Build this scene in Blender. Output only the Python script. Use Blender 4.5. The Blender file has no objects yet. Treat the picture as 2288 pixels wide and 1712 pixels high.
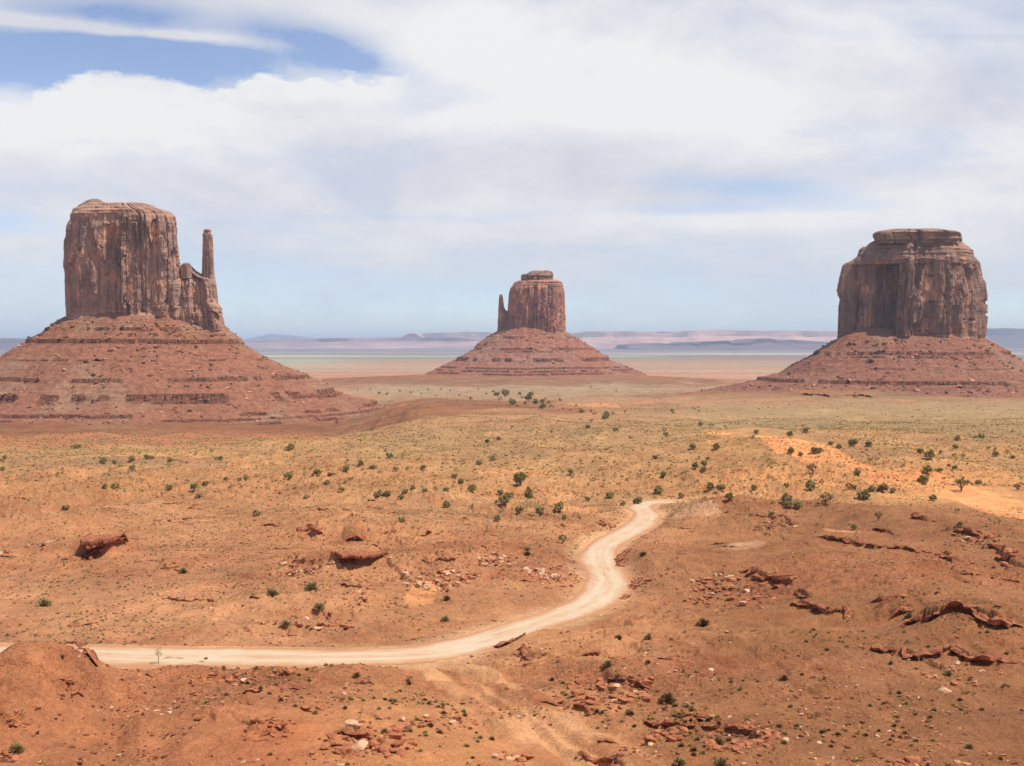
import bpy, bmesh, math, random
import numpy as np
from mathutils import Vector, Matrix

# ------------------------------------------------------------------ camera
random.seed(7)
RNG = np.random.default_rng(11)
scene = bpy.context.scene
COL = scene.collection
F = 2453.0                       # focal length in photo pixels (2288 wide)
TH = math.atan((856 - 765) / F)  # pitch below the horizon
cam_d = bpy.data.cameras.new('camera')
cam = bpy.data.objects.new('camera', cam_d)
COL.objects.link(cam)
cam.location = (0, 0, 0)
cam.rotation_euler = (math.pi / 2 - TH, 0, 0)
cam_d.sensor_width = 36
cam_d.lens = 36 * F / 2288
cam_d.clip_start = 0.3
cam_d.clip_end = 200000
scene.camera = cam

SUN_EL, SUN_AZ = math.radians(62), math.radians(-13)   # azimuth from +x, negative is towards the camera side
sun_dir = Vector((math.cos(SUN_EL) * math.cos(SUN_AZ), math.cos(SUN_EL) * math.sin(SUN_AZ), math.sin(SUN_EL)))
ld = bpy.data.lights.new('sun', 'SUN')
ld.energy = 5.0
ld.angle = math.radians(0.6)
ld.color = (1.0, 0.96, 0.89)
sun = bpy.data.objects.new('sun', ld)
COL.objects.link(sun)
sun.rotation_euler = (-sun_dir).to_track_quat('-Z', 'Y').to_euler()

scene.view_settings.view_transform = 'Standard'
scene.view_settings.look = 'None'
scene.view_settings.exposure = 0.10
scene.view_settings.gamma = 1.0
scene.render.engine = 'CYCLES'
scene.cycles.use_denoising = True
scene.cycles.max_bounces = 5
scene.cycles.diffuse_bounces = 3
scene.cycles.volume_bounces = 0
scene.cycles.transparent_max_bounces = 8

# ------------------------------------------------------------------ node helper
class NT:
    def __init__(s, tree):
        s.t = tree
    def new(s, typ, **kw):
        n = s.t.nodes.new(typ)
        for k, v in kw.items():
            setattr(n, k, v)
        return n
    def put(s, sock, v):
        if v is None:
            return
        if isinstance(v, bpy.types.NodeSocket):
            s.t.links.new(v, sock)
        else:
            sock.default_value = v
    def m(s, op, a, b=None, c=None, clamp=False):
        n = s.new('ShaderNodeMath', operation=op, use_clamp=clamp)
        s.put(n.inputs[0], a); s.put(n.inputs[1], b); s.put(n.inputs[2], c)
        return n.outputs[0]
    def vm(s, op, a, b=None, out=0):
        n = s.new('ShaderNodeVectorMath', operation=op)
        s.put(n.inputs[0], a); s.put(n.inputs[1], b)
        return n.outputs[out]
    def noise(s, vec, scale, detail=3, rough=0.55, dist=0.0):
        n = s.new('ShaderNodeTexNoise')
        s.put(n.inputs['Vector'], vec)
        n.inputs['Scale'].default_value = scale
        n.inputs['Detail'].default_value = detail
        n.inputs['Roughness'].default_value = rough
        n.inputs['Distortion'].default_value = dist
        return n.outputs['Fac']
    def ramp(s, fac, stops, interp='LINEAR'):
        n = s.new('ShaderNodeValToRGB')
        n.color_ramp.interpolation = interp
        e = n.color_ramp.elements
        while len(e) < len(stops):
            e.new(0.5)
        for el, (p, c) in zip(e, stops):
            el.position = p
            el.color = (*c, 1) if len(c) == 3 else c
        s.put(n.inputs[0], fac)
        return n.outputs[0]
    def step(s, v, a, b, smooth=True):
        n = s.new('ShaderNodeMapRange')
        n.interpolation_type = 'SMOOTHSTEP' if smooth else 'LINEAR'
        s.put(n.inputs[0], v)
        n.inputs[1].default_value = a; n.inputs[2].default_value = b
        n.inputs[3].default_value = 0; n.inputs[4].default_value = 1
        return n.outputs[0]
    def mix(s, f, a, b, blend='MIX'):
        n = s.new('ShaderNodeMix', data_type='RGBA', blend_type=blend)
        s.put(n.inputs[0], f)
        for sock, v in ((n.inputs[6], a), (n.inputs[7], b)):
            if not isinstance(v, bpy.types.NodeSocket) and len(v) == 3:
                v = (*v, 1)
            s.put(sock, v)
        return n.outputs[2]
    def scaled(s, vec, xyz):
        return s.vm('MULTIPLY', vec, xyz)

def lin(c, k=1.0):
    out = []
    for v in c:
        v = v / 255.0
        out.append(k * (v / 12.92 if v <= 0.04045 else ((v + 0.055) / 1.055) ** 2.4))
    return tuple(out)

# ------------------------------------------------------------------ world: Nishita sky with broken cloud
world = bpy.data.worlds.new('World')
scene.world = world
world.use_nodes = True
wt = world.node_tree
wt.nodes.clear()
W = NT(wt)
sky = W.new('ShaderNodeTexSky', sky_type='NISHITA')
sky.sun_disc = False
sky.sun_elevation = SUN_EL
sky.sun_rotation = math.atan2(sun_dir.x, sun_dir.y)
sky.altitude = 1600
sky.dust_density = 0.6
tc = W.new('ShaderNodeTexCoord').outputs['Generated']
sx = W.new('ShaderNodeSeparateXYZ'); W.put(sx.inputs[0], tc)
X, Y, Z = sx.outputs
ya = W.m('MAXIMUM', W.m('ABSOLUTE', Y), 0.05)
U = W.m('DIVIDE', X, ya)                 # tangent of azimuth
V = W.m('DIVIDE', Z, ya)                 # tangent of elevation straight ahead
front = W.step(Y, 0.2, 0.6)
# wisp noises: flattened towards the horizon like a cloud deck seen from below
zz = W.m('ADD', W.m('MAXIMUM', Z, 0.0), 0.10)
cx = W.m('DIVIDE', X, zz); cy = W.m('DIVIDE', Y, zz)
cv = W.new('ShaderNodeCombineXYZ'); W.put(cv.inputs[0], cx); W.put(cv.inputs[1], cy)
deck = W.noise(cv.outputs[0], 0.75, 6, 0.55, 0.6)
deck2 = W.noise(cv.outputs[0], 0.33, 4, 0.5, 0.3)
puff = W.noise(W.scaled(tc, (1, 1, 1.6)), 11, 6, 0.6)
fine = W.noise(W.scaled(tc, (1, 1, 2.2)), 34, 5, 0.6)
soft = W.noise(W.scaled(tc, (1, 1, 2.6)), 4.2, 5, 0.55, 0.5)

def UV(px, py):
    return (px - 1144) / F, math.tan(math.atan(-(py - 856) / F) - TH)

def blob(px, py, sx_, sy_, slope=0.0):
    u0, v0 = UV(px, py)
    du = W.m('SUBTRACT', U, u0)
    dv = W.m('SUBTRACT', W.m('SUBTRACT', V, v0), W.m('MULTIPLY', du, -slope))
    a = W.m('POWER', W.m('MULTIPLY', du, F / sx_), 2)
    b = W.m('POWER', W.m('MULTIPLY', dv, F / sy_), 2)
    return W.m('MULTIPLY', W.m('EXPONENT', W.m('MULTIPLY', W.m('ADD', a, b), -0.5)), front)

def total(terms):
    r = None
    for k, t in terms:
        v = W.m('MULTIPLY', t, k)
        r = v if r is None else W.m('ADD', r, v)
    return r

holes = total([
    (1.55, blob(150, 130, 240, 50, 0.04)),
    (0.85, blob(470, 130, 200, 44, 0.02)),
    (0.8, blob(760, 118, 130, 30, 0.28)),
    (0.55, blob(230, 22, 150, 20, 0.05)),
    (0.42, blob(1720, 425, 230, 20, 0.10)),
    (0.4, blob(1420, 478, 330, 14, -0.02)),
    (0.55, blob(0, 495, 90, 22, 0.1)),
    (0.32, blob(20, 640, 420, 70, 0)),
    (0.32, blob(820, 690, 480, 60, 0)),
    (0.3, blob(1500, 700, 600, 45, 0)),
    (0.55, blob(2260, 690, 140, 45, 0)),
])
adds = total([
    (0.9, blob(150, 55, 230, 11, 0.10)),
    (0.5, blob(350, 78, 110, 8, 0.05)), (0.4, blob(600, 100, 160, 14, 0.12)),
    (0.6, blob(1650, 492, 120, 12, 0)),
    (0.6, blob(1330, 485, 80, 10, 0)),
    (0.5, blob(880, 510, 90, 9, 0)),
    (0.4, blob(1120, 515, 80, 7, 0)),
    (0.45, blob(30, 540, 60, 9, 0)),
    (0.5, blob(2240, 630, 70, 12, 0)),
])
# sharp-topped cumulus edge on the left: height of the edge against azimuth
fc = W.new('ShaderNodeFloatCurve')
crv = fc.mapping.curves[0]
edge_pts = [(-100, 235), (0, 217), (85, 212), (150, 178), (250, 158), (390, 165), (480, 182), (560, 162), (700, 156), (860, 168), (930, 130), (1000, 95), (1100, 70)]
exs = [((p + 100) / 1200.0, 1 - q / 400.0) for p, q in edge_pts]
while len(crv.points) < len(exs):
    crv.points.new(0.5, 0.5)
for p, (a, b) in zip(crv.points, exs):
    p.location = (a, b)
fc.mapping.update()
uu = W.m('DIVIDE', W.m('ADD', W.m('MULTIPLY', U, F), 1144 + 100), 1200.0, clamp=True)
W.put(fc.inputs['Value'], uu)
edge_py = W.m('MULTIPLY', W.m('SUBTRACT', 1.0, fc.outputs[0]), 400.0)
# V -> py (small angle)
kk = (UV(0, 400)[1] - UV(0, 0)[1]) / 400.0
pyv = W.m('DIVIDE', W.m('SUBTRACT', V, UV(0, 0)[1]), kk)
rag = W.m('ADD', W.m('MULTIPLY', W.m('SUBTRACT', puff, 0.5), 85), W.m('MULTIPLY', W.m('SUBTRACT', fine, 0.5), 75))
below = W.m('SUBTRACT', W.m('ADD', pyv, rag), edge_py)
cum = W.step(below, -7, 24)
cum = W.m('MULTIPLY', cum, W.step(U, UV(1080, 0)[0], UV(850, 0)[0]))
cum = W.m('MULTIPLY', cum, W.m('SUBTRACT', 1.0, W.step(pyv, 300, 440)))
cum = W.m('MULTIPLY', cum, front)
veil = W.m('ADD', W.m('MULTIPLY', W.m('SUBTRACT', soft, 0.5), 1.0), W.m('MULTIPLY', W.m('SUBTRACT', deck, 0.5), 0.9))
cover = W.m('ADD', 0.98, veil)
rip = W.m('ADD', W.m('MULTIPLY', W.m('SUBTRACT', puff, 0.5), 1.5), W.m('MULTIPLY', W.m('SUBTRACT', fine, 0.5), 0.9))
cover = W.m('ADD', W.m('SUBTRACT', cover, W.m('MULTIPLY', holes, W.m('ADD', 1.0, rip))), adds)
cover = W.m('MAXIMUM', cover, 0.17)
cover = W.m('MAXIMUM', W.m('MINIMUM', W.m('MAXIMUM', cover, 0.0), 1.0), cum)
# elsewhere in the dome: scattered cloud only, so that the sun stays in a clear sky
other = W.step(W.m('ADD', deck, W.m('MULTIPLY', deck2, 0.4)), 0.66, 0.9)
inpic = W.m('MULTIPLY', front, W.m('SUBTRACT', 1.0, W.step(V, 0.42, 0.75)))
cover = W.m('ADD', W.m('MULTIPLY', cover, inpic), W.m('MULTIPLY', other, W.m('SUBTRACT', 1.0, inpic)))
# colours
shade = W.m('ADD', W.m('MULTIPLY', W.m('SUBTRACT', soft, 0.5), 1.9), W.m('ADD', W.m('MULTIPLY', W.m('SUBTRACT', deck, 0.5), 1.2), W.m('MULTIPLY', rip, 0.7)))
white_bias = total([
    (0.55, blob(520, 240, 420, 90, 0.02)), (0.55, blob(1300, 150, 420, 80, 0.05)), (0.5, blob(1500, 215, 420, 60, 0.2)),
    (0.4, blob(2050, 40, 350, 60, 0)), (0.25, blob(2000, 330, 300, 60, 0)), (0.6, blob(1650, 490, 200, 16, 0)), (0.3, blob(120, 300, 300, 60, 0)),
    (-0.35, blob(1900, 170, 340, 36, 0.08)), (-0.5, blob(1250, 345, 420, 40, 0.05)), (-0.35, blob(2100, 255, 300, 28, 0)), (-0.3, blob(1150, 415, 600, 36, 0.0)),
    (-0.35, blob(560, 60, 300, 50, 0.1)), (-0.25, blob(1290, 138, 60, 7, -0.1)), (-0.3, blob(2200, 84, 120, 6, 0.02)), (-0.25, blob(2100, 480, 250, 20, 0)),
])
shade = W.m('ADD', W.m('ADD', 0.42, shade), white_bias, clamp=True)
ccol = W.mix(shade, lin((216, 218, 229)), lin((244, 244, 245)))
low = W.step(V, UV(0, 740)[1], UV(0, 430)[1])
lowcol = W.mix(W.m('MULTIPLY', shade, 0.7), lin((204, 215, 230)), lin((226, 229, 235)))
ccol = W.mix(low, lowcol, ccol)
bg_sky = W.new('ShaderNodeBackground')
# nishita tint: photo blue
skyc = W.mix(1.0, sky.outputs[0], (0.93, 0.99, 1.14, 1), 'MULTIPLY')
W.put(bg_sky.inputs[0], skyc); bg_sky.inputs[1].default_value = 0.125
bg_c = W.new('ShaderNodeBackground')
W.put(bg_c.inputs[0], ccol); bg_c.inputs[1].default_value = 0.91
ms = W.new('ShaderNodeMixShader')
W.put(ms.inputs[0], cover); W.put(ms.inputs[1], bg_sky.outputs[0]); W.put(ms.inputs[2], bg_c.outputs[0])
wo = W.new('ShaderNodeOutputWorld')
W.put(wo.inputs[0], ms.outputs[0])
world.cycles.sampling_method = 'MANUAL'
world.cycles.sample_map_resolution = 512

# ------------------------------------------------------------------ numpy noise
def _h(ix, iy, iz, seed):
    h = (ix.astype(np.int64) * 374761393 + iy.astype(np.int64) * 668265263 + iz * 1274126177 + seed * 974634777) & 0xFFFFFFFF
    h = ((h ^ (h >> 13)) * 1274126177) & 0xFFFFFFFF
    h = ((h ^ (h >> 16)) * 2246822519) & 0xFFFFFFFF
    return ((h ^ (h >> 15)) & 0xFFFFFF).astype(np.float64) / 0xFFFFFF

def vn2(x, y, seed=0):
    ix = np.floor(x); iy = np.floor(y)
    fx = x - ix; fy = y - iy
    ux = fx * fx * fx * (fx * (fx * 6 - 15) + 10); uy = fy * fy * fy * (fy * (fy * 6 - 15) + 10)
    a = _h(ix, iy, 0, seed); b = _h(ix + 1, iy, 0, seed); c = _h(ix, iy + 1, 0, seed); d = _h(ix + 1, iy + 1, 0, seed)
    return (a + (b - a) * ux) * (1 - uy) + (c + (d - c) * ux) * uy - 0.5     # -0.5..0.5

def vn3(x, y, z, seed=0):
    iz = np.floor(z); fz = z - iz
    uz = fz * fz * (3 - 2 * fz)
    ix = np.floor(x); iy = np.floor(y)
    fx = x - ix; fy = y - iy
    ux = fx * fx * (3 - 2 * fx); uy = fy * fy * (3 - 2 * fy)
    r = []
    for k in (0, 1):
        kz = (iz + k).astype(np.int64)
        a = _h(ix, iy, kz, seed); b = _h(ix + 1, iy, kz, seed); c = _h(ix, iy + 1, kz, seed); d = _h(ix + 1, iy + 1, kz, seed)
        r.append((a + (b - a) * ux) * (1 - uy) + (c + (d - c) * ux) * uy)
    return r[0] * (1 - uz) + r[1] * uz - 0.5

def ss(x, a, b):
    t = np.clip((x - a) / (b - a), 0, 1)
    return t * t * (3 - 2 * t)

# ------------------------------------------------------------------ terrain height
def t_of(py):
    b = -(py - 856) / F
    return (b * math.cos(TH) - math.sin(TH)) / (b * math.sin(TH) + math.cos(TH))
def row(py, y):
    return (y, y * t_of(py))
PROF = [(-80, -1.7), (3, -1.7), (6, -2.7), (12, -7), (30, -16), (60, -29)] + [row(*p) for p in (
    (1712, 95), (1600, 115), (1500, 145), (1450, 170), (1400, 200), (1290, 250), (1200, 315), (1130, 385), (1060, 490),
    (1000, 640), (960, 830), (920, 1150), (890, 1650), (866, 2450), (840, 3600), (822, 4900))] + [(7000, -113.5), (90000, -114)]
_ly = np.linspace(math.log(2.0), math.log(90000), 1200)
_py, _pz = np.array([p[0] for p in PROF], float), np.array([p[1] for p in PROF], float)
_lz = np.interp(_ly, np.log(np.maximum(_py[1:], 2.0)), _pz[1:])
_k = np.exp(-0.5 * (np.arange(-24, 25) / 9.0) ** 2); _k /= _k.sum()
_lz = np.convolve(np.pad(_lz, 24, mode='edge'), _k, mode='valid')
def prof(y):
    return np.interp(np.log(np.maximum(y, 2.0)), _ly, _lz)

HILLS = [  # px, depth, height, sigma x, sigma depth
    (95, 122, 5.9, 4.6, 10), (0, 119, 3.6, 5, 10), (380, 139, 1.3, 6, 6), (600, 138, 0.8, 8, 6),
    (700, 118, 1.0, 10, 14), (1700, 338, 5.0, 22, 22), (1990, 300, 5.0, 30, 26), (2250, 270, 6.0, 26, 40),
    (2300, 190, 4.0, 24, 30), (1950, 205, 3.0, 20, 28), (1480, 168, 1.2, 16, 14), (1160, 176, 2.2, 7, 7),
    (1500, 262, 2.5, 14, 14), (1430, 300, 1.5, 7, 10), (1850, 245, 3.6, 9, 12), (2060, 218, 3.0, 10, 9), (1660, 222, -2.2, 9, 14), (2170, 168, 3.4, 8, 11), (1760, 158, 2.0, 8, 10), (1950, 180, -2.0, 8, 9), (1600, 190, 1.8, 7, 9), (1230, 250, 1.2, 14, 14), (900, 262, 2.0, 22, 12),
    (330, 280, 2.2, 24, 20), (60, 330, 2.5, 14, 12), (60, 330, 3.5, 16, 14), (-40, 310, 4.0, 20, 20), (620, 330, 2.5, 22, 16),
    (770, 300, 3.0, 10, 10), (1000, 480, 4.0, 55, 50), (1250, 560, 5.0, 60, 40), (1650, 520, 5.5, 55, 40), (1750, 700, 5.0, 90, 50),
    (600, 600, 4.0, 70, 40), (300, 420, 3.0, 60, 30), (2000, 450, 3.5, 60, 40), (2250, 560, 4, 80, 40), (850, 720, 5, 60, 50),
    (1080, 2900, 20, 330, 240), (1330, 2880, 12, 220, 220), (1760, 1750, 6, 180, 140), (2050, 1700, 5, 220, 120), (300, 1230, 7, 260, 110),
    (1080, 150, -1.6, 9, 12), (1260, 115, -1.6, 10, 14),
]

def base_z(x, y, hills=True):
    z = prof(y)
    px = 1144 + F * x / np.maximum(y, 1)
    # the flat in front of the left butte drops away behind the dunes
    wl = ss(px, 980, 720) * (px < 3000)
    z = z - wl * np.interp(y, [640, 740, 1000, 1250, 1500, 2000, 2600], [0, 2, 19, 24, 19, 9, 0])
    for hp, hy, ha, sxx, syy in (HILLS if hills else ()):
        hx = (hp - 1144) / F * hy
        z = z + ha * np.exp(-0.5 * (((x - hx) / sxx) ** 2 + ((y - hy) / syy) ** 2))
    if hills:       # the near bench stays low enough to show the road behind it
        low = np.interp(px, [-300, 0, 50, 100, 150, 200, 250, 300, 350, 400, 600, 850], [40, 48, 49, 43, 38, 43, 50, 27, 31, 16, 12, 0])
        z = z - low / F * y * ss(y, 55, 100) * ss(y, 158, 149)
    return z

OCT = [(140, 3.0), (64, 3.4), (31, 2.8), (15, 1.7), (7.3, 0.85), (3.6, 0.36), (1.7, 0.18)]
def detail_z(x, y):
    yy = np.maximum(y, 5)
    sp = np.maximum(0.15, yy * yy * 0.00045 / np.maximum(-prof(yy), 3))
    far = ss(yy, 4200, 1500)
    near = ss(yy, 15, 90)
    z = np.zeros_like(x)
    wx = x + 9 * vn2(x / 40, y / 40, 50); wy = y + 9 * vn2(x / 40, y / 40, 51)
    rugged = 0.35 + 0.95 * ss(vn2(x / 90, y / 90, 52), -0.2, 0.2)
    pxc = 1144 + F * x / yy
    calm = 0.16 + 0.84 * ss(yy, 160, 225)
    calm = calm * (1 - 0.84 * ss(pxc, 1420, 1620) * ss(yy, 345, 300))
    calm = calm * (1 - 0.6 * ss(yy, 250, 215) * ss(pxc, 900, 700))
    for i, (L, A) in enumerate(OCT):
        if L > 12: A = A * calm
        w = ss(L / sp, 2.0, 5.0) if L < 60 else 1.0
        n = vn2(wx / L, wy / L, i)
        if i in (2, 3, 4):
            r = (0.25 - np.abs(vn2(wx / L + 31, wy / L, i + 20))) * 1.6      # ridged: little spurs and gullies
            n = 0.45 * n + 0.8 * r
        z = z + 1.35 * A * n * w * (rugged if L < 40 else 1.0)
    # broken crusts of bedrock: irregular little plateaus with sharp rims
    tm = ss(vn2(x / 45, y / 45, 60) + 0.3 * vn2(x / 12, y / 12, 61), -0.2, 0.05) * ss(yy, 560, 380)
    for L, hh_, sd in ((26, 1.1, 70), (12, 0.7, 71), (5.5, 0.4, 72), (9.0, 0.55, 73)):
        q = vn2(wx / (L * 1.7) + 3, wy / L, sd) + 0.45 * vn2(wx / (L * .45), wy / (L * .35), sd + 10) + 0.2 * vn2(wx / (L * .15), wy / (L * .15), sd + 20)
        for t0 in (-0.05, 0.2):
            z = z + tm * (0.35 + 0.65 * calm) * hh_ * (ss(q, t0, t0 + 0.025) - 0.8 * ss(q, t0, t0 + 0.42))
    z = z + ss(yy, 330, 480) * (1.6 * vn2(wx / 64, wy / 40, 80) + 1.3 * (0.25 - np.abs(vn2(wx / 45, wy / 30, 81)))) * 2.0
    return z * far * near

def march(pts, zf, ymin=70.0, ymax=30000.0, n=900):
    pts = np.atleast_2d(np.array(pts, float))
    a = (pts[:, 0] - 1144) / F; b = -(pts[:, 1] - 856) / F
    dy = b * math.sin(TH) + math.cos(TH); dz = b * math.cos(TH) - math.sin(TH)
    ux, tz = a / dy, dz / dy
    ys = np.exp(np.linspace(math.log(ymin), math.log(ymax), n))
    Yg = np.broadcast_to(ys, (len(pts), n)); Xg = ux[:, None] * ys[None]
    g = zf(Xg.ravel(), Yg.ravel()).reshape(len(pts), n) - tz[:, None] * ys[None]
    hit = g >= 0
    idx = np.where(hit.any(1), hit.argmax(1), n - 1)
    idx = np.maximum(idx, 1)
    ar = np.arange(len(pts))
    g0, g1 = g[ar, idx - 1], g[ar, idx]
    t = np.clip(-g0 / np.where(np.abs(g1 - g0) < 1e-9, 1, g1 - g0), 0, 1)
    yy = ys[idx - 1] + (ys[idx] - ys[idx - 1]) * t
    return np.stack([ux * yy, yy, tz * yy], 1)

def catmull(P, step=1.0):
    P = np.array(P, float)
    Q = np.vstack([2 * P[0] - P[1], P, 2 * P[-1] - P[-2]])
    out = []
    for i in range(1, len(Q) - 2):
        n = max(2, int(np.linalg.norm(Q[i + 1] - Q[i]) / step))
        for k in range(n):
            t = k / n
            out.append(0.5 * (2 * Q[i] + (Q[i + 1] - Q[i - 1]) * t + (2 * Q[i - 1] - 5 * Q[i] + 4 * Q[i + 1] - Q[i + 2]) * t * t
                              + (3 * Q[i] - Q[i - 1] - 3 * Q[i + 1] + Q[i + 2]) * t ** 3))
    out.append(P[-1])
    return np.array(out)

# ------------------------------------------------------------------ the road's line
ROAD_PX = [(-150, 1452), (0, 1460), (208, 1464), (364, 1467), (520, 1468), (660, 1469), (780, 1468), (936, 1460), (1040, 1442), (1144, 1413),
           (1190, 1396), (1270, 1370), (1330, 1342), (1358, 1304), (1350, 1272), (1337, 1243), (1355, 1216), (1398, 1192), (1432, 1172), (1446, 1150), (1430, 1134),
           (1455, 1129.5), (1513, 1131)]
road3 = march(ROAD_PX, lambda a, b: base_z(a, b, False))
road3[-2:, 1] += np.array([6, 10])
road3 = catmull(road3, 1.5)
ker = np.ones(15) / 15
for c in (2,):
    p_ = np.pad(road3[:, c], 7, mode='edge'); road3[:, c] = np.convolve(p_, ker, mode='valid')
ROAD_HALF = 4.1
cum_road = np.concatenate([[0], np.cumsum(np.linalg.norm(np.diff(road3[:, :2], axis=0), axis=1))])

def line_dist(x, y, P):
    """distance to a polyline, the z of its nearest point and the side (+1 beyond it as seen from the camera)"""
    best = np.full(x.shape, 1e9); bz = np.zeros(x.shape); bs = np.zeros(x.shape); bt = np.zeros(x.shape)
    L = 0.0
    for i in range(len(P) - 1):
        ax, ay, az = P[i]; bx, by, bz_ = P[i + 1]
        ex, ey = bx - ax, by - ay
        l2 = ex * ex + ey * ey + 1e-9
        t = np.clip(((x - ax) * ex + (y - ay) * ey) / l2, 0, 1)
        qx, qy = ax + ex * t, ay + ey * t
        d = np.hypot(x - qx, y - qy)
        m = d < best
        best = np.where(m, d, best); bz = np.where(m, az + (bz_ - az) * t, bz)
        cr = ex * (y - qy) - ey * (x - qx)
        bs = np.where(m, np.sign(cr), bs)
        bt = np.where(m, L + t * math.sqrt(l2), bt)
        L += math.sqrt(l2)
    return best, bz, bs, bt

# the wash of pale sand that leaves the road towards the lower right
WASH_PX = [(930, 1478), (1010, 1500), (1085, 1545), (1160, 1590), (1245, 1645), (1330, 1705), (1400, 1760)]
wash3 = catmull(march(WASH_PX, base_z), 4.0)

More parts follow.
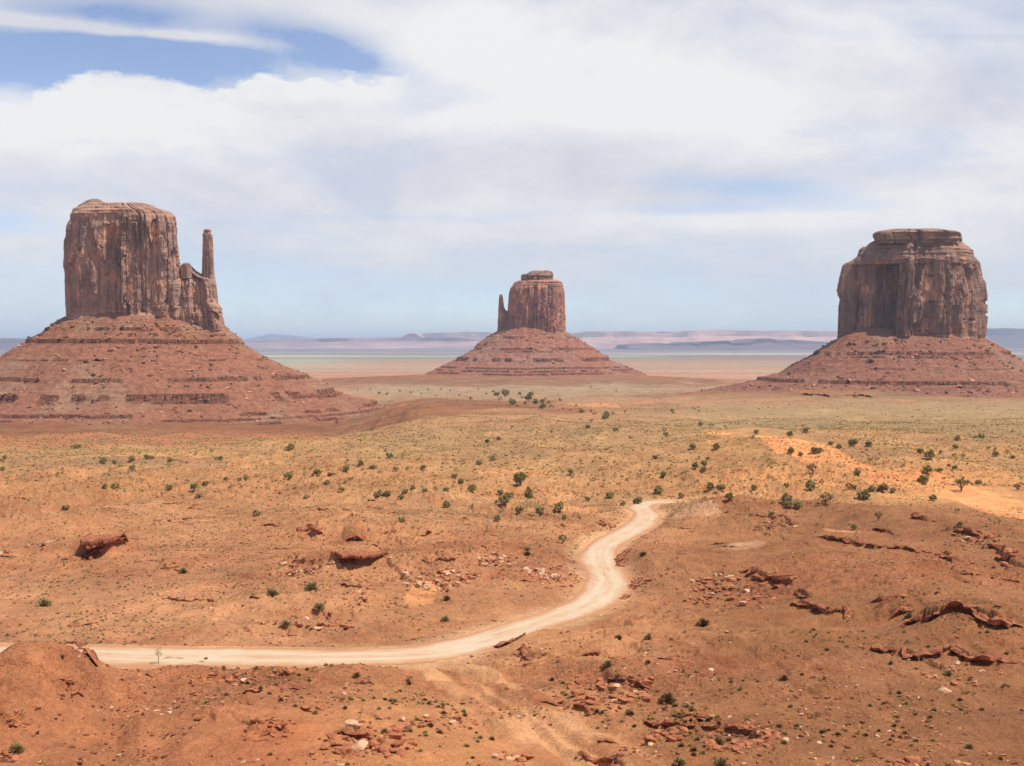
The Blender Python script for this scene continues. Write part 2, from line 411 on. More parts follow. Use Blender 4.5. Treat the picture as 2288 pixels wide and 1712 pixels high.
# ------------------------------------------------------------------ ledges (pixel tracks -> ground)
def c4(*p): return [(a * .3436, 950 + b * .3436) for a, b in p]
def c5(*p): return [(760 + a * .3505, 820 + b * .3505) for a, b in p]
def c6(*p): return [(1500 + a * .3562, 820 + b * .3562) for a, b in p]
def c7(*p): return [(a * .52, 1300 + b * .52) for a, b in p]
def c8(*p): return [(1100 + a * .5371, 1250 + b * .5371) for a, b in p]
def c9(*p): return [(860 + a * .2712, 1360 + b * .2712) for a, b in p]
LEDGES = [
 (c6((880,1078),(960,1085),(1100,1105),(1200,1130),(1300,1145),(1400,1140),(1500,1155),(1640,1165)), 1.2, 'long dark ledge running along the crest of the red hill beyond the road'),
 (c6((1670,1180),(1700,1195),(1780,1235),(1860,1265)), 1.1, 'short broken ledge dropping from the right end of the long crest ledge'),
 (c6((1510,935),(1550,960),(1620,980)), 1.3, 'short dark ledge on the far skyline of the red hills, beside pale sand'),
 (c6((1690,1040),(1780,1040),(1860,1065),(1980,1080)), 1.3, 'broken reddish ledge just below the hill skyline near the right edge'),
 (c6((1930,1130),(1990,1135),(2060,1160),(2120,1215)), 1.2, 'blocky ledge stepping down to the dark hollow at the right edge'),
 (c6((2040,1205),(2090,1225),(2140,1205)), 1.8, 'darkest short overhanging ledge near the right edge of the hills'),
 (c6((440,1300),(520,1330),(620,1355),(700,1375),(780,1400)), 1.4, 'thick blocky ledge with pale tops heading the boulder field beyond the road'),
 (c6((760,1435),(820,1450),(870,1468)), 1.1, 'short low ledge just below the thick blocky one'),
 (c6((745,1512),(850,1530),(950,1560),(1050,1585),(1140,1615)), 1.2, 'slanting ledge across the middle of the brown hillside'),
 (c6((1350,1490),(1400,1500),(1450,1530),(1480,1560)), 2.0, 'dark overhang with a bush growing at its lower end'),
 (c8((1700,285),(1760,270),(1850,265),(1920,243),(2000,245),(2050,270),(2120,295),(2212,298)), 1.6, 'thick reddish ledge of heavy blocks reaching the right edge of the picture'),
 (c6((1810,1335),(1880,1335),(1940,1345)), 0.9, 'small dark ledge on the smooth slope above the thick reddish ledge'),
 (c6((1870,1385),(1920,1385),(1950,1395)), 0.9, 'tiny ledge directly under the small dark one on the right slope'),
 (c6((2030,1370),(2120,1372),(2200,1385)), 1.1, 'dark ledge cut off by the right edge above the smooth red slope'),
 (c6((480,965),(560,965),(640,975),(720,975),(800,1020)), 0.9, 'thin cracked ledges over the rounded mound right of the upper road bend'),
 (c6((890,1005),(970,1003)), 0.9, 'little ledge beside the pale sand pocket between the mounds'),
 (c6((1230,1040),(1290,1030),(1400,1065),(1440,1060)), 0.9, 'row of low blocks below the skyline ledge of the red hills'),
 (c8((1520,378),(1600,390),(1700,405),(1760,428),(1850,418),(1920,408),(1980,435),(2080,450),(2212,462)), 1.1, 'longest pale-topped ledge crossing the lower brown slope to the right edge'),
 (c8((340,405),(440,400),(500,412)), 0.7, 'small blocky ledge at the head of the near boulder field'),
 (c8((410,490),(480,500),(560,520),(680,550)), 0.8, 'uneven reddish ledge left of the big round bush'),
 (c8((610,660),(680,700),(760,710),(880,715),(980,720),(1080,740),(1160,775)), 0.8, 'long rim of heavy red blocks along the bottom, right of the sandy wash'),
 (c8((280,600),(350,610),(450,650)), 0.6, 'low stony ledge beside the sandy wash'),
 (c8((330,790),(400,825),(500,845),(560,875)), 0.7, 'undercut bank of the sandy wash at the bottom edge'),
 (c8((100,375),(140,390),(180,415)), 0.8, 'short dark ledge on the near side of the road cut'),
 (c8((30,315),(80,296),(137,294)), 0.9, 'reddish rim of the cut bank touching the road edge'),
 (c4((1690,655),(1770,650),(1850,650)), 1.2, 'straight dark slab ledge far left of the road among scrub'),
 (c4((1940,690),(2030,705),(2140,710)), 1.5, 'dark curved ledge just above the long flat slab'),
 (c4((980,650),(1100,630),(1300,612)), 0.9, 'thin slanting ledge right of the overhanging bluff'),
 (c4((1190,560),(1250,550),(1320,545)), 0.9, 'small ledge on the orange rise behind the overhanging bluff'),
 (c4((640,542),(740,545)), 0.9, 'faint ledge on the orange rise directly over the bluff'),
 (c4((20,545),(130,550)), 0.9, 'faint ledge at the left edge above the bluff'),
 (c4((1000,935),(1080,940),(1160,925)), 0.9, 'short ledge beside a green bush on the left flats'),
 (c4((750,1000),(900,970)), 0.5, 'pale sandy bank below the bluff'),
 (c4((1040,1132),(1130,1140),(1210,1152),(1330,1145),(1450,1135)), 0.55, 'crumbling ledge under a grey crust on the smooth flat left of the wash'),
 (c4((440,1305),(520,1305),(580,1295),(660,1275)), 0.6, 'cracked low ledge just across the road at left'),
 (c4((1880,1375),(1950,1350)), 0.8, 'dark tilted slab by the road, lower of the pair near the dry bushes'),
 (c4((2010,1312),(2080,1305),(2150,1288)), 0.8, 'dark tilted slab by the road, upper of the pair near the dry bushes'),
 (c4((1690,1320),(1800,1300)), 0.4, 'thin crust ledge leading to the tilted slabs'),
 (c4((500,660),(580,656),(640,658)), 1.2, 'flat rim of rock on top of the overhanging bluff'),
 (c4((0,850),(50,860),(100,858)), 0.9, 'broken ledge at the left edge below the bluff'),
 (c5((0,998),(80,1000),(160,990)), 0.9, 'thin dark ledge above the flat slab left of the road'),
 (c5((190,1055),(280,1058),(370,1050)), 0.9, 'curving ledge to the right of the flat slab'),
 (c5((470,1080),(560,1070),(630,1060)), 1.0, 'dark ledge ending in scrub midway to the road'),
 (c5((0,1110),(60,1102),(110,1100),(195,1112)), 1.8, 'bold flat slab with a deep shadow under it, left of the road'),
 (c5((200,1185),(320,1195)), 0.7, 'low ledge between the flat slab and the undercut bluff'),
 (c5((630,1190),(710,1185)), 0.7, 'small ledge on the bare slope left of the upper road'),
 (c5((500,1215),(600,1240),(800,1250)), 0.8, 'rounded lip of bare rock over the pale boulder field'),
 (c5((1640,1000),(1690,1010),(1750,1008)), 1.3, 'rocky lip beside the upper road before the trees'),
 (c5((930,1060),(980,1058)), 1.3, 'isolated dark boulder ledge among low scrub'),
 (c5((1800,1215),(1815,1175),(1850,1155)), 1.2, 'eroded bank edge on the inside of the upper road bend'),
 (c5((1870,1380),(1900,1350),(1980,1330)), 1.0, 'stony bank edge right of the widest road bend'),
 (c5((1850,1440),(1810,1470)), 1.0, 'small red bank where the road narrows below the bend'),
 (c7((620,395),(660,410)), 0.5, 'small ledge on the near bench below the sapling'),
 (c7((840,575),(900,575),(920,605)), 0.6, 'sharp-cornered ledge in the middle of the near bench'),
 (c7((1040,655),(1120,660),(1200,640),(1245,660)), 0.8, 'row of thick red blocks on the near bench'),
 (c7((1410,660),(1480,665),(1560,685),(1690,740)), 0.7, 'stepped red block ledge at the bottom centre'),
 (c7((40,620),(100,605),(160,570)), 0.7, 'dark slanting ledge on the near mound at far left'),
 (c7((265,480),(300,465),(330,490)), 1.0, 'knobbly dark outcrop ledge on the side of the near left mound'),
 (c7((280,270),(350,300),(390,325),(430,350)), 0.7, 'rocky rim where the near left mound meets the road'),
 (c7((650,338),(720,325),(800,328),(950,338)), 0.35, 'thin rim of the near bench in front of the road beside the sapling'),
 (c6((800,187),(870,186),(910,190),(1010,195)), 4.0, 'pair of thin dark ledges on the flats below the right butte'),
 (c6((1095,198),(1170,190),(1265,188)), 4.0, 'thin dark ledge right of the pair on the flats below the right butte'),
]
def road_dist(x, y):
    sel = (y > 120) & (y < 480) & (np.abs(x) < 260)
    d = np.full(x.shape, 1e3); z = np.zeros(x.shape); s = np.zeros(x.shape); t = np.zeros(x.shape)
    if sel.any():
        d[sel], z[sel], s[sel], t[sel] = line_dist(x[sel], y[sel], road3[::2])
    return d, z, s, t
def rough_z(x, y):
    rd = road_dist(x, y)[0]
    return base_z(x, y) + detail_z(x, y) * ss(rd, 5, 22)
def ledge_track(track):
    return march(track, base_z if min(q[0] for q in track) > 1560 else rough_z, 85, 2600, 800)
SHELVES = []
SR = np.random.default_rng(5)
for (x0_, x1_, y0_, y1_, n_, zn0) in ((20, 420, 1110, 1290, 14, 'on the scrubby flats around the left bluff'), (430, 900, 1090, 1290, 18, 'on the broken ground around the middle bluff'), (900, 1300, 1150, 1340, 12, 'on the slope left of the winding road'),
                                (560, 960, 1300, 1420, 9, 'around the dry gully above the road'), (480, 900, 1530, 1700, 8, 'among rocks on the near bench'), (1180, 1560, 1460, 1690, 10, 'among the boulders right of the wash'), (1500, 1800, 1140, 1260, 8, 'on the rounded mound beyond the road')):
    for k_ in range(n_):
        px_, py_ = SR.uniform(x0_, x1_), SR.uniform(y0_, y1_)
        ww = SR.uniform(22, 70); sl_ = SR.uniform(-3, 4)
        SHELVES.append(([(px_ - ww / 2, py_ + sl_ * .5), (px_ - ww / 6, py_ + SR.uniform(-2, 2)), (px_ + ww / 6, py_ + SR.uniform(-2, 2)), (px_ + ww / 2, py_ - sl_ * .5)], SR.uniform(0.4, 0.8) * (1 if py_ < 1350 else 0.7), 'small broken shelf of red rock ' + zn0))
N_NAMED = len(LEDGES)
LEDGES = LEDGES + SHELVES
LT = []
for track, h, lab in LEDGES:
    p = ledge_track(track)
    LT.append(p)

def road_dist(x, y):
    sel = (y > 120) & (y < 480) & (np.abs(x) < 260)
    d = np.full(x.shape, 1e3); z = np.zeros(x.shape); s = np.zeros(x.shape); t = np.zeros(x.shape)
    if sel.any():
        d[sel], z[sel], s[sel], t[sel] = line_dist(x[sel], y[sel], road3[::2])
    return d, z, s, t

BLUFFS = [(194, 1244, 7.0, 5.6, 16, 1), (778, 1284, 10.0, 3.2, 9, 2)]      # px, py, width, height, how far the shelf runs left, seed
BL = [march([(b_[0], b_[1])], base_z)[0] for b_ in BLUFFS]
BG = [float(rough_z(np.array([p[0]]), np.array([p[1]]))[0]) for p in BL]
def terrain_z(x, y, want=False):
    x = np.asarray(x, float); y = np.asarray(y, float)
    b = base_z(x, y)
    dz = detail_z(x, y)
    rd, rz, _, _ = road_dist(x, y)
    k = ss(rd, 5, 22)
    z = b + dz * k
    for P, (tr, h, lab) in zip(LT, LEDGES):
        m = (x > P[:, 0].min() - 30) & (x < P[:, 0].max() + 30) & (y > P[:, 1].min() - 12) & (y < P[:, 1].max() + 45)
        if not m.any():
            continue
        d, _, s, t = line_dist(x[m], y[m], P)
        beyond = np.where((P[-1, 0] - P[0, 0]) >= 0, s, -s)
        L = 9 if h < 3 else 30
        if h < 0.85: L = 5
        Lt = np.linalg.norm(np.diff(P[:, :2], axis=0), axis=1).sum()
        fe = ss(t, 0.0, 0.22 * Lt) * ss(Lt - t, 0.0, 0.22 * Lt)
        z[m] = z[m] + np.where(beyond > 0, h * 0.95 * np.exp(-d / L) * ss(rd[m], 5, 9) * fe, 0) * ss(d, 0, 0.4)
    for p, g0, (bpx, bpy_, bw, bh, run, _s) in zip(BL, BG, BLUFFS):
        dx = x - p[0]
        side = np.where(dx < 0, np.maximum(-dx - bw * .42, 0) / run, np.maximum(dx - bw * .40, 0) / 2.2)
        sh = ss(y - p[1] + 0.10 * dx, bh * 0.55 + 1.2 * side, bh * 1.25 + 2.2 * side) * np.exp(-side ** 2) * np.exp(-np.maximum(y - p[1] - 2.2 * bh, 0) / 12)
        z = z + sh * np.maximum(g0 + bh * 0.80 + 0.5 * detail_z(x, y) - z, 0) if sh.max() > 0.01 else z
    ws = (y > 90) & (y < 172) & (x > -20) & (x < 30)
    if ws.any():        # the wash: two shallow cut channels side by side
        wd = line_dist(x[ws], y[ws], wash3)[0]
        z[ws] = z[ws] - (0.8 * np.exp(-((wd - 1.2) / 1.0) ** 2) + 0.45 * np.exp(-((wd - 6.0) / 1.2) ** 2)) * ss(y[ws], 172, 160)
    k2 = ss(rd, 4.6, 11)
    z = np.where(rd < 11, rz * (1 - k2) + z * k2, z)
    if want:
        return z, rd
    return z

# ------------------------------------------------------------------ mesh helpers
def mesh_from(name, verts, faces, smooth=True):
    """verts (n,3), faces (m,3|4) arrays"""
    me = bpy.data.meshes.new(name)
    verts = np.asarray(verts, np.float32); faces = np.asarray(faces, np.int32)
    k = faces.shape[1]
    me.vertices.add(len(verts)); me.vertices.foreach_set('co', verts.ravel())
    me.loops.add(faces.size); me.loops.foreach_set('vertex_index', faces.ravel())
    me.polygons.add(len(faces))
    me.polygons.foreach_set('loop_start', np.arange(0, faces.size, k, dtype=np.int32))
    me.polygons.foreach_set('use_smooth', np.full(len(faces), smooth, bool))
    me.update(calc_edges=True)
    me.validate()
    return me
def add_col(me, name, arr):
    at = me.attributes.new(name, 'FLOAT_COLOR', 'POINT')
    a = np.ones((len(arr), 4), np.float32); a[:, :arr.shape[1]] = arr
    at.data.foreach_set('color', a.ravel())
def link(name, me, m=None, parent=None, **props):
    o = bpy.data.objects.new(name, me)
    COL.objects.link(o)
    if m is not None and me is not None and not me.materials:
        me.materials.append(m)
    if parent is not None:
        o.parent = parent
    for k, v in props.items():
        if v: o[k] = v
    return o
def grid_faces(nr, nc, wrap=False):
    r = np.arange(nr - 1)[:, None]; c = np.arange(nc if wrap else nc - 1)[None]
    c2 = (c + 1) % nc
    a = r * nc + c; b = r * nc + c2
    return np.stack([a, b, b + nc, a + nc], -1).reshape(-1, 4)

# ------------------------------------------------------------------ materials
def new_mat(name, rough=0.95):
    m = bpy.data.materials.new(name); m.use_nodes = True
    t = m.node_tree; t.nodes.clear()
    n = NT(t)
    b = n.new('ShaderNodeBsdfPrincipled'); b.inputs['Roughness'].default_value = rough
    b.inputs['Specular IOR Level'].default_value = 0.12
    o = n.new('ShaderNodeOutputMaterial'); n.put(o.inputs[0], b.outputs[0])
    pos = n.new('ShaderNodeNewGeometry').outputs['Position']
    return m, n, b, pos
def bump(n, b, h, dist, strength=1.0):
    bp = n.new('ShaderNodeBump'); bp.inputs['Strength'].default_value = strength
    bp.inputs['Distance'].default_value = dist
    n.put(bp.inputs['Height'], h); n.put(b.inputs['Normal'], bp.outputs[0])

def mat_ground():
    m, n, b, pos = new_mat('desert_soil')
    a = n.new('ShaderNodeAttribute', attribute_name='albedo').outputs['Color']
    mk = n.new('ShaderNodeAttribute', attribute_name='masks')
    sp = n.new('ShaderNodeSeparateColor'); n.put(sp.inputs[0], mk.outputs['Color'])
    veg, rocky, pale = sp.outputs
    n1 = n.noise(pos, 0.035, 5, 0.6); n2 = n.noise(pos, 0.22, 4, 0.6); n3 = n.noise(pos, 1.7, 4, 0.65)
    v = n.m('ADD', n.m('MULTIPLY', n1, 0.45), n.m('ADD', n.m('MULTIPLY', n2, 0.35), n.m('MULTIPLY', n3, 0.35)))
    f = n.m('ADD', n.m('MULTIPLY', n.m('SUBTRACT', v, 0.575), 2.5), 1.04)
    col = n.mix(1.0, a, f, 'MULTIPLY')
    n4 = n.noise(n.scaled(pos, (1, 0.6, 1)), 1.1, 3, 0.8)
    col = n.mix(n.m('MULTIPLY', n.step(n4, 0.5, 0.66), 0.35), col, n.mix(1.0, col, (0.62, 0.5, 0.46, 1), 'MULTIPLY'))
    # hue shifts between brick red and buff
    hue = n.noise(pos, 0.06, 6, 0.65, 0.4)
    col = n.mix(n.m('MULTIPLY', n.step(hue, 0.46, 0.68), 0.50), col, n.mix(1.0, col, (0.80, 0.60, 0.52, 1), 'MULTIPLY'))
    col = n.mix(n.m('MULTIPLY', n.step(n.noise(pos, 0.11, 5, 0.65, 0.3), 0.54, 0.72), 0.45), col, n.mix(1.0, col, (1.16, 1.2, 1.15, 1), 'MULTIPLY'))
    # crusts and stains with crisp edges
    cr = n.noise(n.scaled(pos, (0.7, 1, 1)), 0.35, 7, 0.72, 0.6)
    col = n.mix(n.m('MULTIPLY', n.step(cr, 0.56, 0.60), n.m('MULTIPLY', rocky, 0.42)), col, n.mix(1.0, col, (0.66, 0.52, 0.48, 1), 'MULTIPLY'))
    cr2 = n.noise(n.scaled(pos, (0.6, 1, 1)), 0.8, 6, 0.75, 0.5)
    col = n.mix(n.m('MULTIPLY', n.step(cr2, 0.57, 0.61), n.m('MULTIPLY', rocky, 0.35)), col, n.mix(1.0, col, (1.25, 1.38, 1.45, 1), 'MULTIPLY'))
    # scrub specks
    s1 = n.noise(pos, 0.55, 3, 0.7); s2 = n.noise(pos, 0.12, 4, 0.7); s0 = n.noise(pos, 0.03, 4, 0.6)
    sv = n.m('ADD', n.m('MULTIPLY', s1, 0.55), n.m('ADD', n.m('MULTIPLY', s2, 0.45), n.m('MULTIPLY', s0, 0.25)))
    thr = n.m('SUBTRACT', sv, n.m('SUBTRACT', 0.80, n.m('MULTIPLY', veg, 0.22)))
    vf = n.step(thr, 0.0, 0.05)
    vcol = n.mix(n.noise(pos, 0.3, 2), lin((142, 120, 82), .85), lin((178, 150, 106), .85))
    col = n.mix(n.m('MULTIPLY', vf, 0.62), col, vcol)
    # stony speckle
    r1 = n.noise(pos, 2.6, 2, 0.8)
    col = n.mix(n.m('MULTIPLY', n.step(r1, 0.57, 0.63), n.m('MULTIPLY', rocky, 0.7)), col, lin((112, 58, 38)))
    r2 = n.noise(pos, 3.3, 2, 0.8)
    col = n.mix(n.m('MULTIPLY', n.step(r2, 0.62, 0.68), n.m('MULTIPLY', rocky, 0.7)), col, lin((215, 165, 125)))
    n.put(b.inputs['Base Color'], col)
    h = n.m('ADD', n.m('MULTIPLY', n.noise(pos, 0.9, 6, 0.7), 0.8), n.m('MULTIPLY', n.noise(pos, 3.5, 4, 0.7), 0.35))
    bump(n, b, h, 1.0, 1.0)
    return m

def mat_road():
    m, n, b, pos = new_mat('gravel_road')
    at = n.new('ShaderNodeAttribute', attribute_name='albedo')
    sp = n.new('ShaderNodeSeparateColor'); n.put(sp.inputs[0], at.outputs['Color'])
    along, across, _ = sp.outputs
    cb = n.new('ShaderNodeCombineXYZ'); n.put(cb.inputs[0], along); n.put(cb.inputs[1], across)
    s1 = n.noise(n.scaled(cb.outputs[0], (6, 7, 1)), 1.0, 5, 0.6)        # long tyre streaks
    s2 = n.noise(n.scaled(cb.outputs[0], (25, 16, 1)), 1.0, 4, 0.6)
    big = n.noise(pos, 0.05, 3, 0.5)
    f = n.m('ADD', n.m('MULTIPLY', s1, 0.5), n.m('ADD', n.m('MULTIPLY', s2, 0.35), n.m('MULTIPLY', big, 0.35)))
    col = n.ramp(f, [(0.42, lin((214, 158, 114), .68)), (0.56, lin((226, 184, 142), .68)), (0.70, lin((234, 206, 172), .68))])
    tr = n.m('ABSOLUTE', n.m('SUBTRACT', n.m('ABSOLUTE', n.m('SUBTRACT', across, 0.5)), 0.17))
    col = n.mix(n.m('MULTIPLY', n.m('SUBTRACT', 1.0, n.step(tr, 0.0, 0.11)), 0.5), col, lin((236, 210, 176), .68))
    e = n.m('ABSOLUTE', n.m('SUBTRACT', across, 0.5))
    e = n.m('ADD', e, n.m('MULTIPLY', n.m('SUBTRACT', n.noise(pos, 0.35, 5, 0.7), 0.5), 0.22))
    col = n.mix(n.step(e, 0.26, 0.5), col, lin((206, 142, 98), .72))
    n.put(b.inputs['Base Color'], col)
    bump(n, b, n.noise(pos, 2.5, 4, 0.6), 0.12, 0.6)
    return m

def mat_cliff(name, varnish, warm, zlo, zhi, dens=1.0, seed=0.0):
    """vertical desert-varnish streaks over orange sandstone; thin beds near foot and top"""
    m, n, b, pos = new_mat(name, 0.85)
    p = n.vm('ADD', pos, (seed, seed * 1.7, 0))
    st = n.noise(n.scaled(p, (1, 1, 0.10)), 0.075 * dens, 6, 0.62, 0.5)
    st2 = n.noise(n.scaled(p, (1, 1, 0.05)), 0.28 * dens, 4, 0.6)
    pt = n.noise(n.scaled(p, (1, 1, 0.7)), 0.045 * dens, 5, 0.6, 0.4)
    f = n.m('ADD', n.m('MULTIPLY', st, 0.35), n.m('ADD', n.m('MULTIPLY', st2, 0.15), n.m('MULTIPLY', pt, 0.52)))
    col = n.ramp(f, [(0.40, tuple(0.58 * a for a in varnish)), (0.485, tuple(0.85 * a for a in varnish)), (0.55, tuple(0.85 * a + 0.15 * c for a, c in zip(varnish, warm))), (0.585, tuple(0.45 * a + 0.55 * c for a, c in zip(varnish, warm))), (0.64, warm)])
    szz = n.new('ShaderNodeSeparateXYZ'); n.put(szz.inputs[0], pos)
    zn = n.m('ADD', szz.outputs[2], n.m('MULTIPLY', n.noise(p, 0.02 * dens, 3), 10))
    foot = n.m('SUBTRACT', 1.0, n.step(zn, zlo + 0.10 * (zhi - zlo), zlo + 0.2 * (zhi - zlo)))
    head = n.step(zn, zlo + 0.82 * (zhi - zlo), zlo + 0.92 * (zhi - zlo))
    bed = n.noise(n.scaled(p, (0.05, 0.05, 1)), 0.42 * dens, 3, 0.7)
    bcol = n.ramp(bed, [(0.35, tuple(0.55 * a for a in varnish)), (0.5, tuple(0.6 * a + 0.25 * c for a, c in zip(varnish, warm))), (0.62, tuple(0.4 * a + 0.55 * c for a, c in zip(varnish, warm)))])
    col = n.mix(n.m('MULTIPLY', n.m('MAXIMUM', foot, head), 0.75), col, bcol)
    # thin joints
    j = n.noise(n.scaled(p, (1, 1, 0.035)), 0.16 * dens, 3, 0.55)
    jl = n.m('ABSOLUTE', n.m('SUBTRACT', j, 0.5))
    col = n.mix(n.m('MULTIPLY', n.m('SUBTRACT', 1.0, n.step(jl, 0.0, 0.02)), 0.6), col, tuple(0.35 * a for a in varnish))
    n.put(b.inputs['Base Color'], col)
    h = n.m('ADD', n.m('MULTIPLY', st2, 1.0), n.m('ADD', n.m('MULTIPLY', n.noise(p, 0.5 * dens, 5, 0.7), 0.7), n.m('MULTIPLY', bed, 0.5)))
    bump(n, b, h, 1.5 / dens, 0.8)
    return m

def mat_talus(name, red, grey, dens=1.0, zlo=-100, zhi=40):
    m, n, b, pos = new_mat(name)
    big = n.noise(pos, 0.012 * dens, 5, 0.6, 0.5)
    col = n.mix(n.step(big, 0.48, 0.64), red, grey)
    md = n.noise(n.scaled(pos, (1, 1, 1.6)), 0.11 * dens, 5, 0.65)
    col = n.mix(1.0, col, n.m('ADD', n.m('MULTIPLY', n.m('SUBTRACT', md, 0.5), 1.6), 1.0), 'MULTIPLY')
    bed = n.noise(n.scaled(pos, (0.02, 0.02, 1)), 0.30 * dens, 4, 0.7)
    col = n.mix(n.m('MULTIPLY', n.step(bed, 0.54, 0.64), 0.45), col, tuple(0.62 * a for a in red))
    bd = n.new('ShaderNodeAttribute', attribute_name='beds').outputs['Fac']
    col = n.mix(n.m('MULTIPLY', bd, n.step(n.noise(n.scaled(pos, (1, 1, 3)), 0.22 * dens, 4, 0.7), 0.36, 0.5)), col, n.mix(n.step(n.noise(n.scaled(pos, (0.1, 0.1, 1)), 0.7 * dens, 2), 0.45, 0.55), lin((78, 48, 38), .8), lin((132, 80, 58), .8)))  # dark ledge rock, with the shade of the risers painted into its colour
    sp = n.noise(pos, 0.42 * dens, 2, 0.85)
    col = n.mix(n.m('MULTIPLY', n.step(sp, 0.62, 0.68), 0.65), col, lin((205, 165, 130), .85))
    sp2 = n.noise(pos, 0.33 * dens, 2, 0.85)
    col = n.mix(n.m('MULTIPLY', n.step(sp2, 0.60, 0.67), 0.6), col, lin((92, 55, 42), .8))
    n.put(b.inputs['Base Color'], col)
    h = n.m('ADD', n.noise(pos, 0.2 * dens, 6, 0.75), n.m('MULTIPLY', bed, 0.6))
    bump(n, b, h, 2.6 / dens, 1.0)
    return m

def mat_rock(name, c1, c2, sc=1.0):
    m, n, b, pos = new_mat(name, 0.9)
    oi = n.new('ShaderNodeNewGeometry').outputs['Random Per Island']
    f = n.m('ADD', n.m('MULTIPLY', n.noise(pos, 1.3 * sc, 5, 0.65), 0.7), n.m('MULTIPLY', oi, 0.3))
    col = n.mix(n.step(f, 0.36, 0.66), c1, c2)
    bed = n.noise(n.scaled(pos, (0.15, 0.15, 1)), 5.0 * sc, 3, 0.6)
    col = n.mix(1.0, col, n.m('ADD', 0.72, n.m('MULTIPLY', bed, 0.56)), 'MULTIPLY')
    n.put(b.inputs['Base Color'], col)
    bump(n, b, n.m('ADD', n.noise(pos, 4 * sc, 5, 0.7), n.m('MULTIPLY', bed, 0.5)), 0.18 / sc, 1.0)
    return m

def mat_leaf(name, c1, c2, sc=1.5):
    m, n, b, pos = new_mat(name, 0.8)
    ri = n.new('ShaderNodeNewGeometry').outputs['Random Per Island']
    ob = n.new('ShaderNodeObjectInfo').outputs['Random']
    f = n.m('ADD', n.m('MULTIPLY', ri, 0.55), n.m('ADD', n.m('MULTIPLY', n.noise(pos, sc, 3), 0.4), n.m('MULTIPLY', ob, 0.5)))
    n.put(b.inputs['Base Color'], n.mix(n.step(f, 0.2, 0.95, False), c1, c2))
    b.inputs['Specular IOR Level'].default_value = 0.05
    return m

M_GROUND = mat_ground(); M_ROAD = mat_road()
M_ROCK = mat_rock('red_rock', lin((98, 56, 40)), lin((182, 114, 78)))
M_ROCKP = mat_rock('pale_rock', lin((170, 114, 82)), lin((214, 172, 134)))
M_BOULD = mat_rock('butte_boulder', lin((120, 74, 56)), lin((200, 148, 112)), 0.2)
M_JUN = mat_leaf('juniper_foliage', lin((84, 80, 44), 1.1), lin((160, 146, 92), 1.1))
M_JUN2 = mat_leaf('dry_foliage', lin((98, 80, 44)), lin((140, 122, 74)))
M_TRUNK = new_mat('grey_bark')[0]
_n = NT(M_TRUNK.node_tree)
_b = [x for x in M_TRUNK.node_tree.nodes if x.type == 'BSDF_PRINCIPLED'][0]
_n.put(_b.inputs['Base Color'], _n.mix(_n.noise(None, 6, 3), lin((92, 68, 52)), lin((140, 110, 88))))
M_SAGE = mat_leaf('sagebrush_leaves', lin((124, 108, 68)), lin((172, 152, 106)))
M_GRASS = mat_leaf('dry_grass', lin((150, 132, 74)), lin((196, 168, 104)))
M_DARKS = mat_leaf('dark_scrub', lin((104, 78, 54)), lin((142, 116, 74)))
M_SAPL = mat_leaf('sapling_leaves', lin((160, 150, 90)), lin((205, 190, 125)))

# ------------------------------------------------------------------ ground sheet
def rows():
    r = [-60, -40, -25, -15, -8, -3, 0, 2, 4, 6, 8, 11, 15, 20, 26, 33, 41, 50, 58, 65, 71, 76, 80, 84]
    py = 1760.0
    tab = np.exp(np.linspace(math.log(84), math.log(8000), 6000))
    pyt = 856 + F * np.tan(np.arctan(-prof(tab) / tab) - TH)
    y = 86.0
    out = []
    pys = np.arange(1745, 793, -1.15)
    order = np.argsort(pyt)
    out = list(np.interp(pys, pyt[order], tab[order]))
    out = [v for v in out if v > 85]
    out = list(np.unique(np.round(out, 3)))
    # densify where the left flat and hill backs need it
    y = out[-1]
    while y < 70000:
        y *= 1.025
        out.append(y)
    return np.array(r + out, float)
YR = rows()
uf = np.arange(-0.50, 0.5001, 0.00078)
uo = [0.52, 0.55, 0.6, 0.66, 0.74, 0.85, 1.0, 1.25, 1.6, 2.2, 3.2, 5, 8]
UC = np.concatenate([[-v for v in uo[::-1]], uf, uo])
APEX = 14.0
Yg, Ug = np.meshgrid(YR, UC, indexing='ij')
Xg = Ug * np.maximum(Yg + APEX, 6.0) * np.where(Yg < -8, 1.0, 1.0)
xs, ys = Xg.ravel(), Yg.ravel()
zs, RD = terrain_z(xs, ys, True)
PXg = 1144 + F * xs / np.maximum(ys, 1)
prow = 856 + F * np.tan(np.arctan(-prof(np.maximum(ys, 60)) / np.maximum(ys, 60)) - TH)

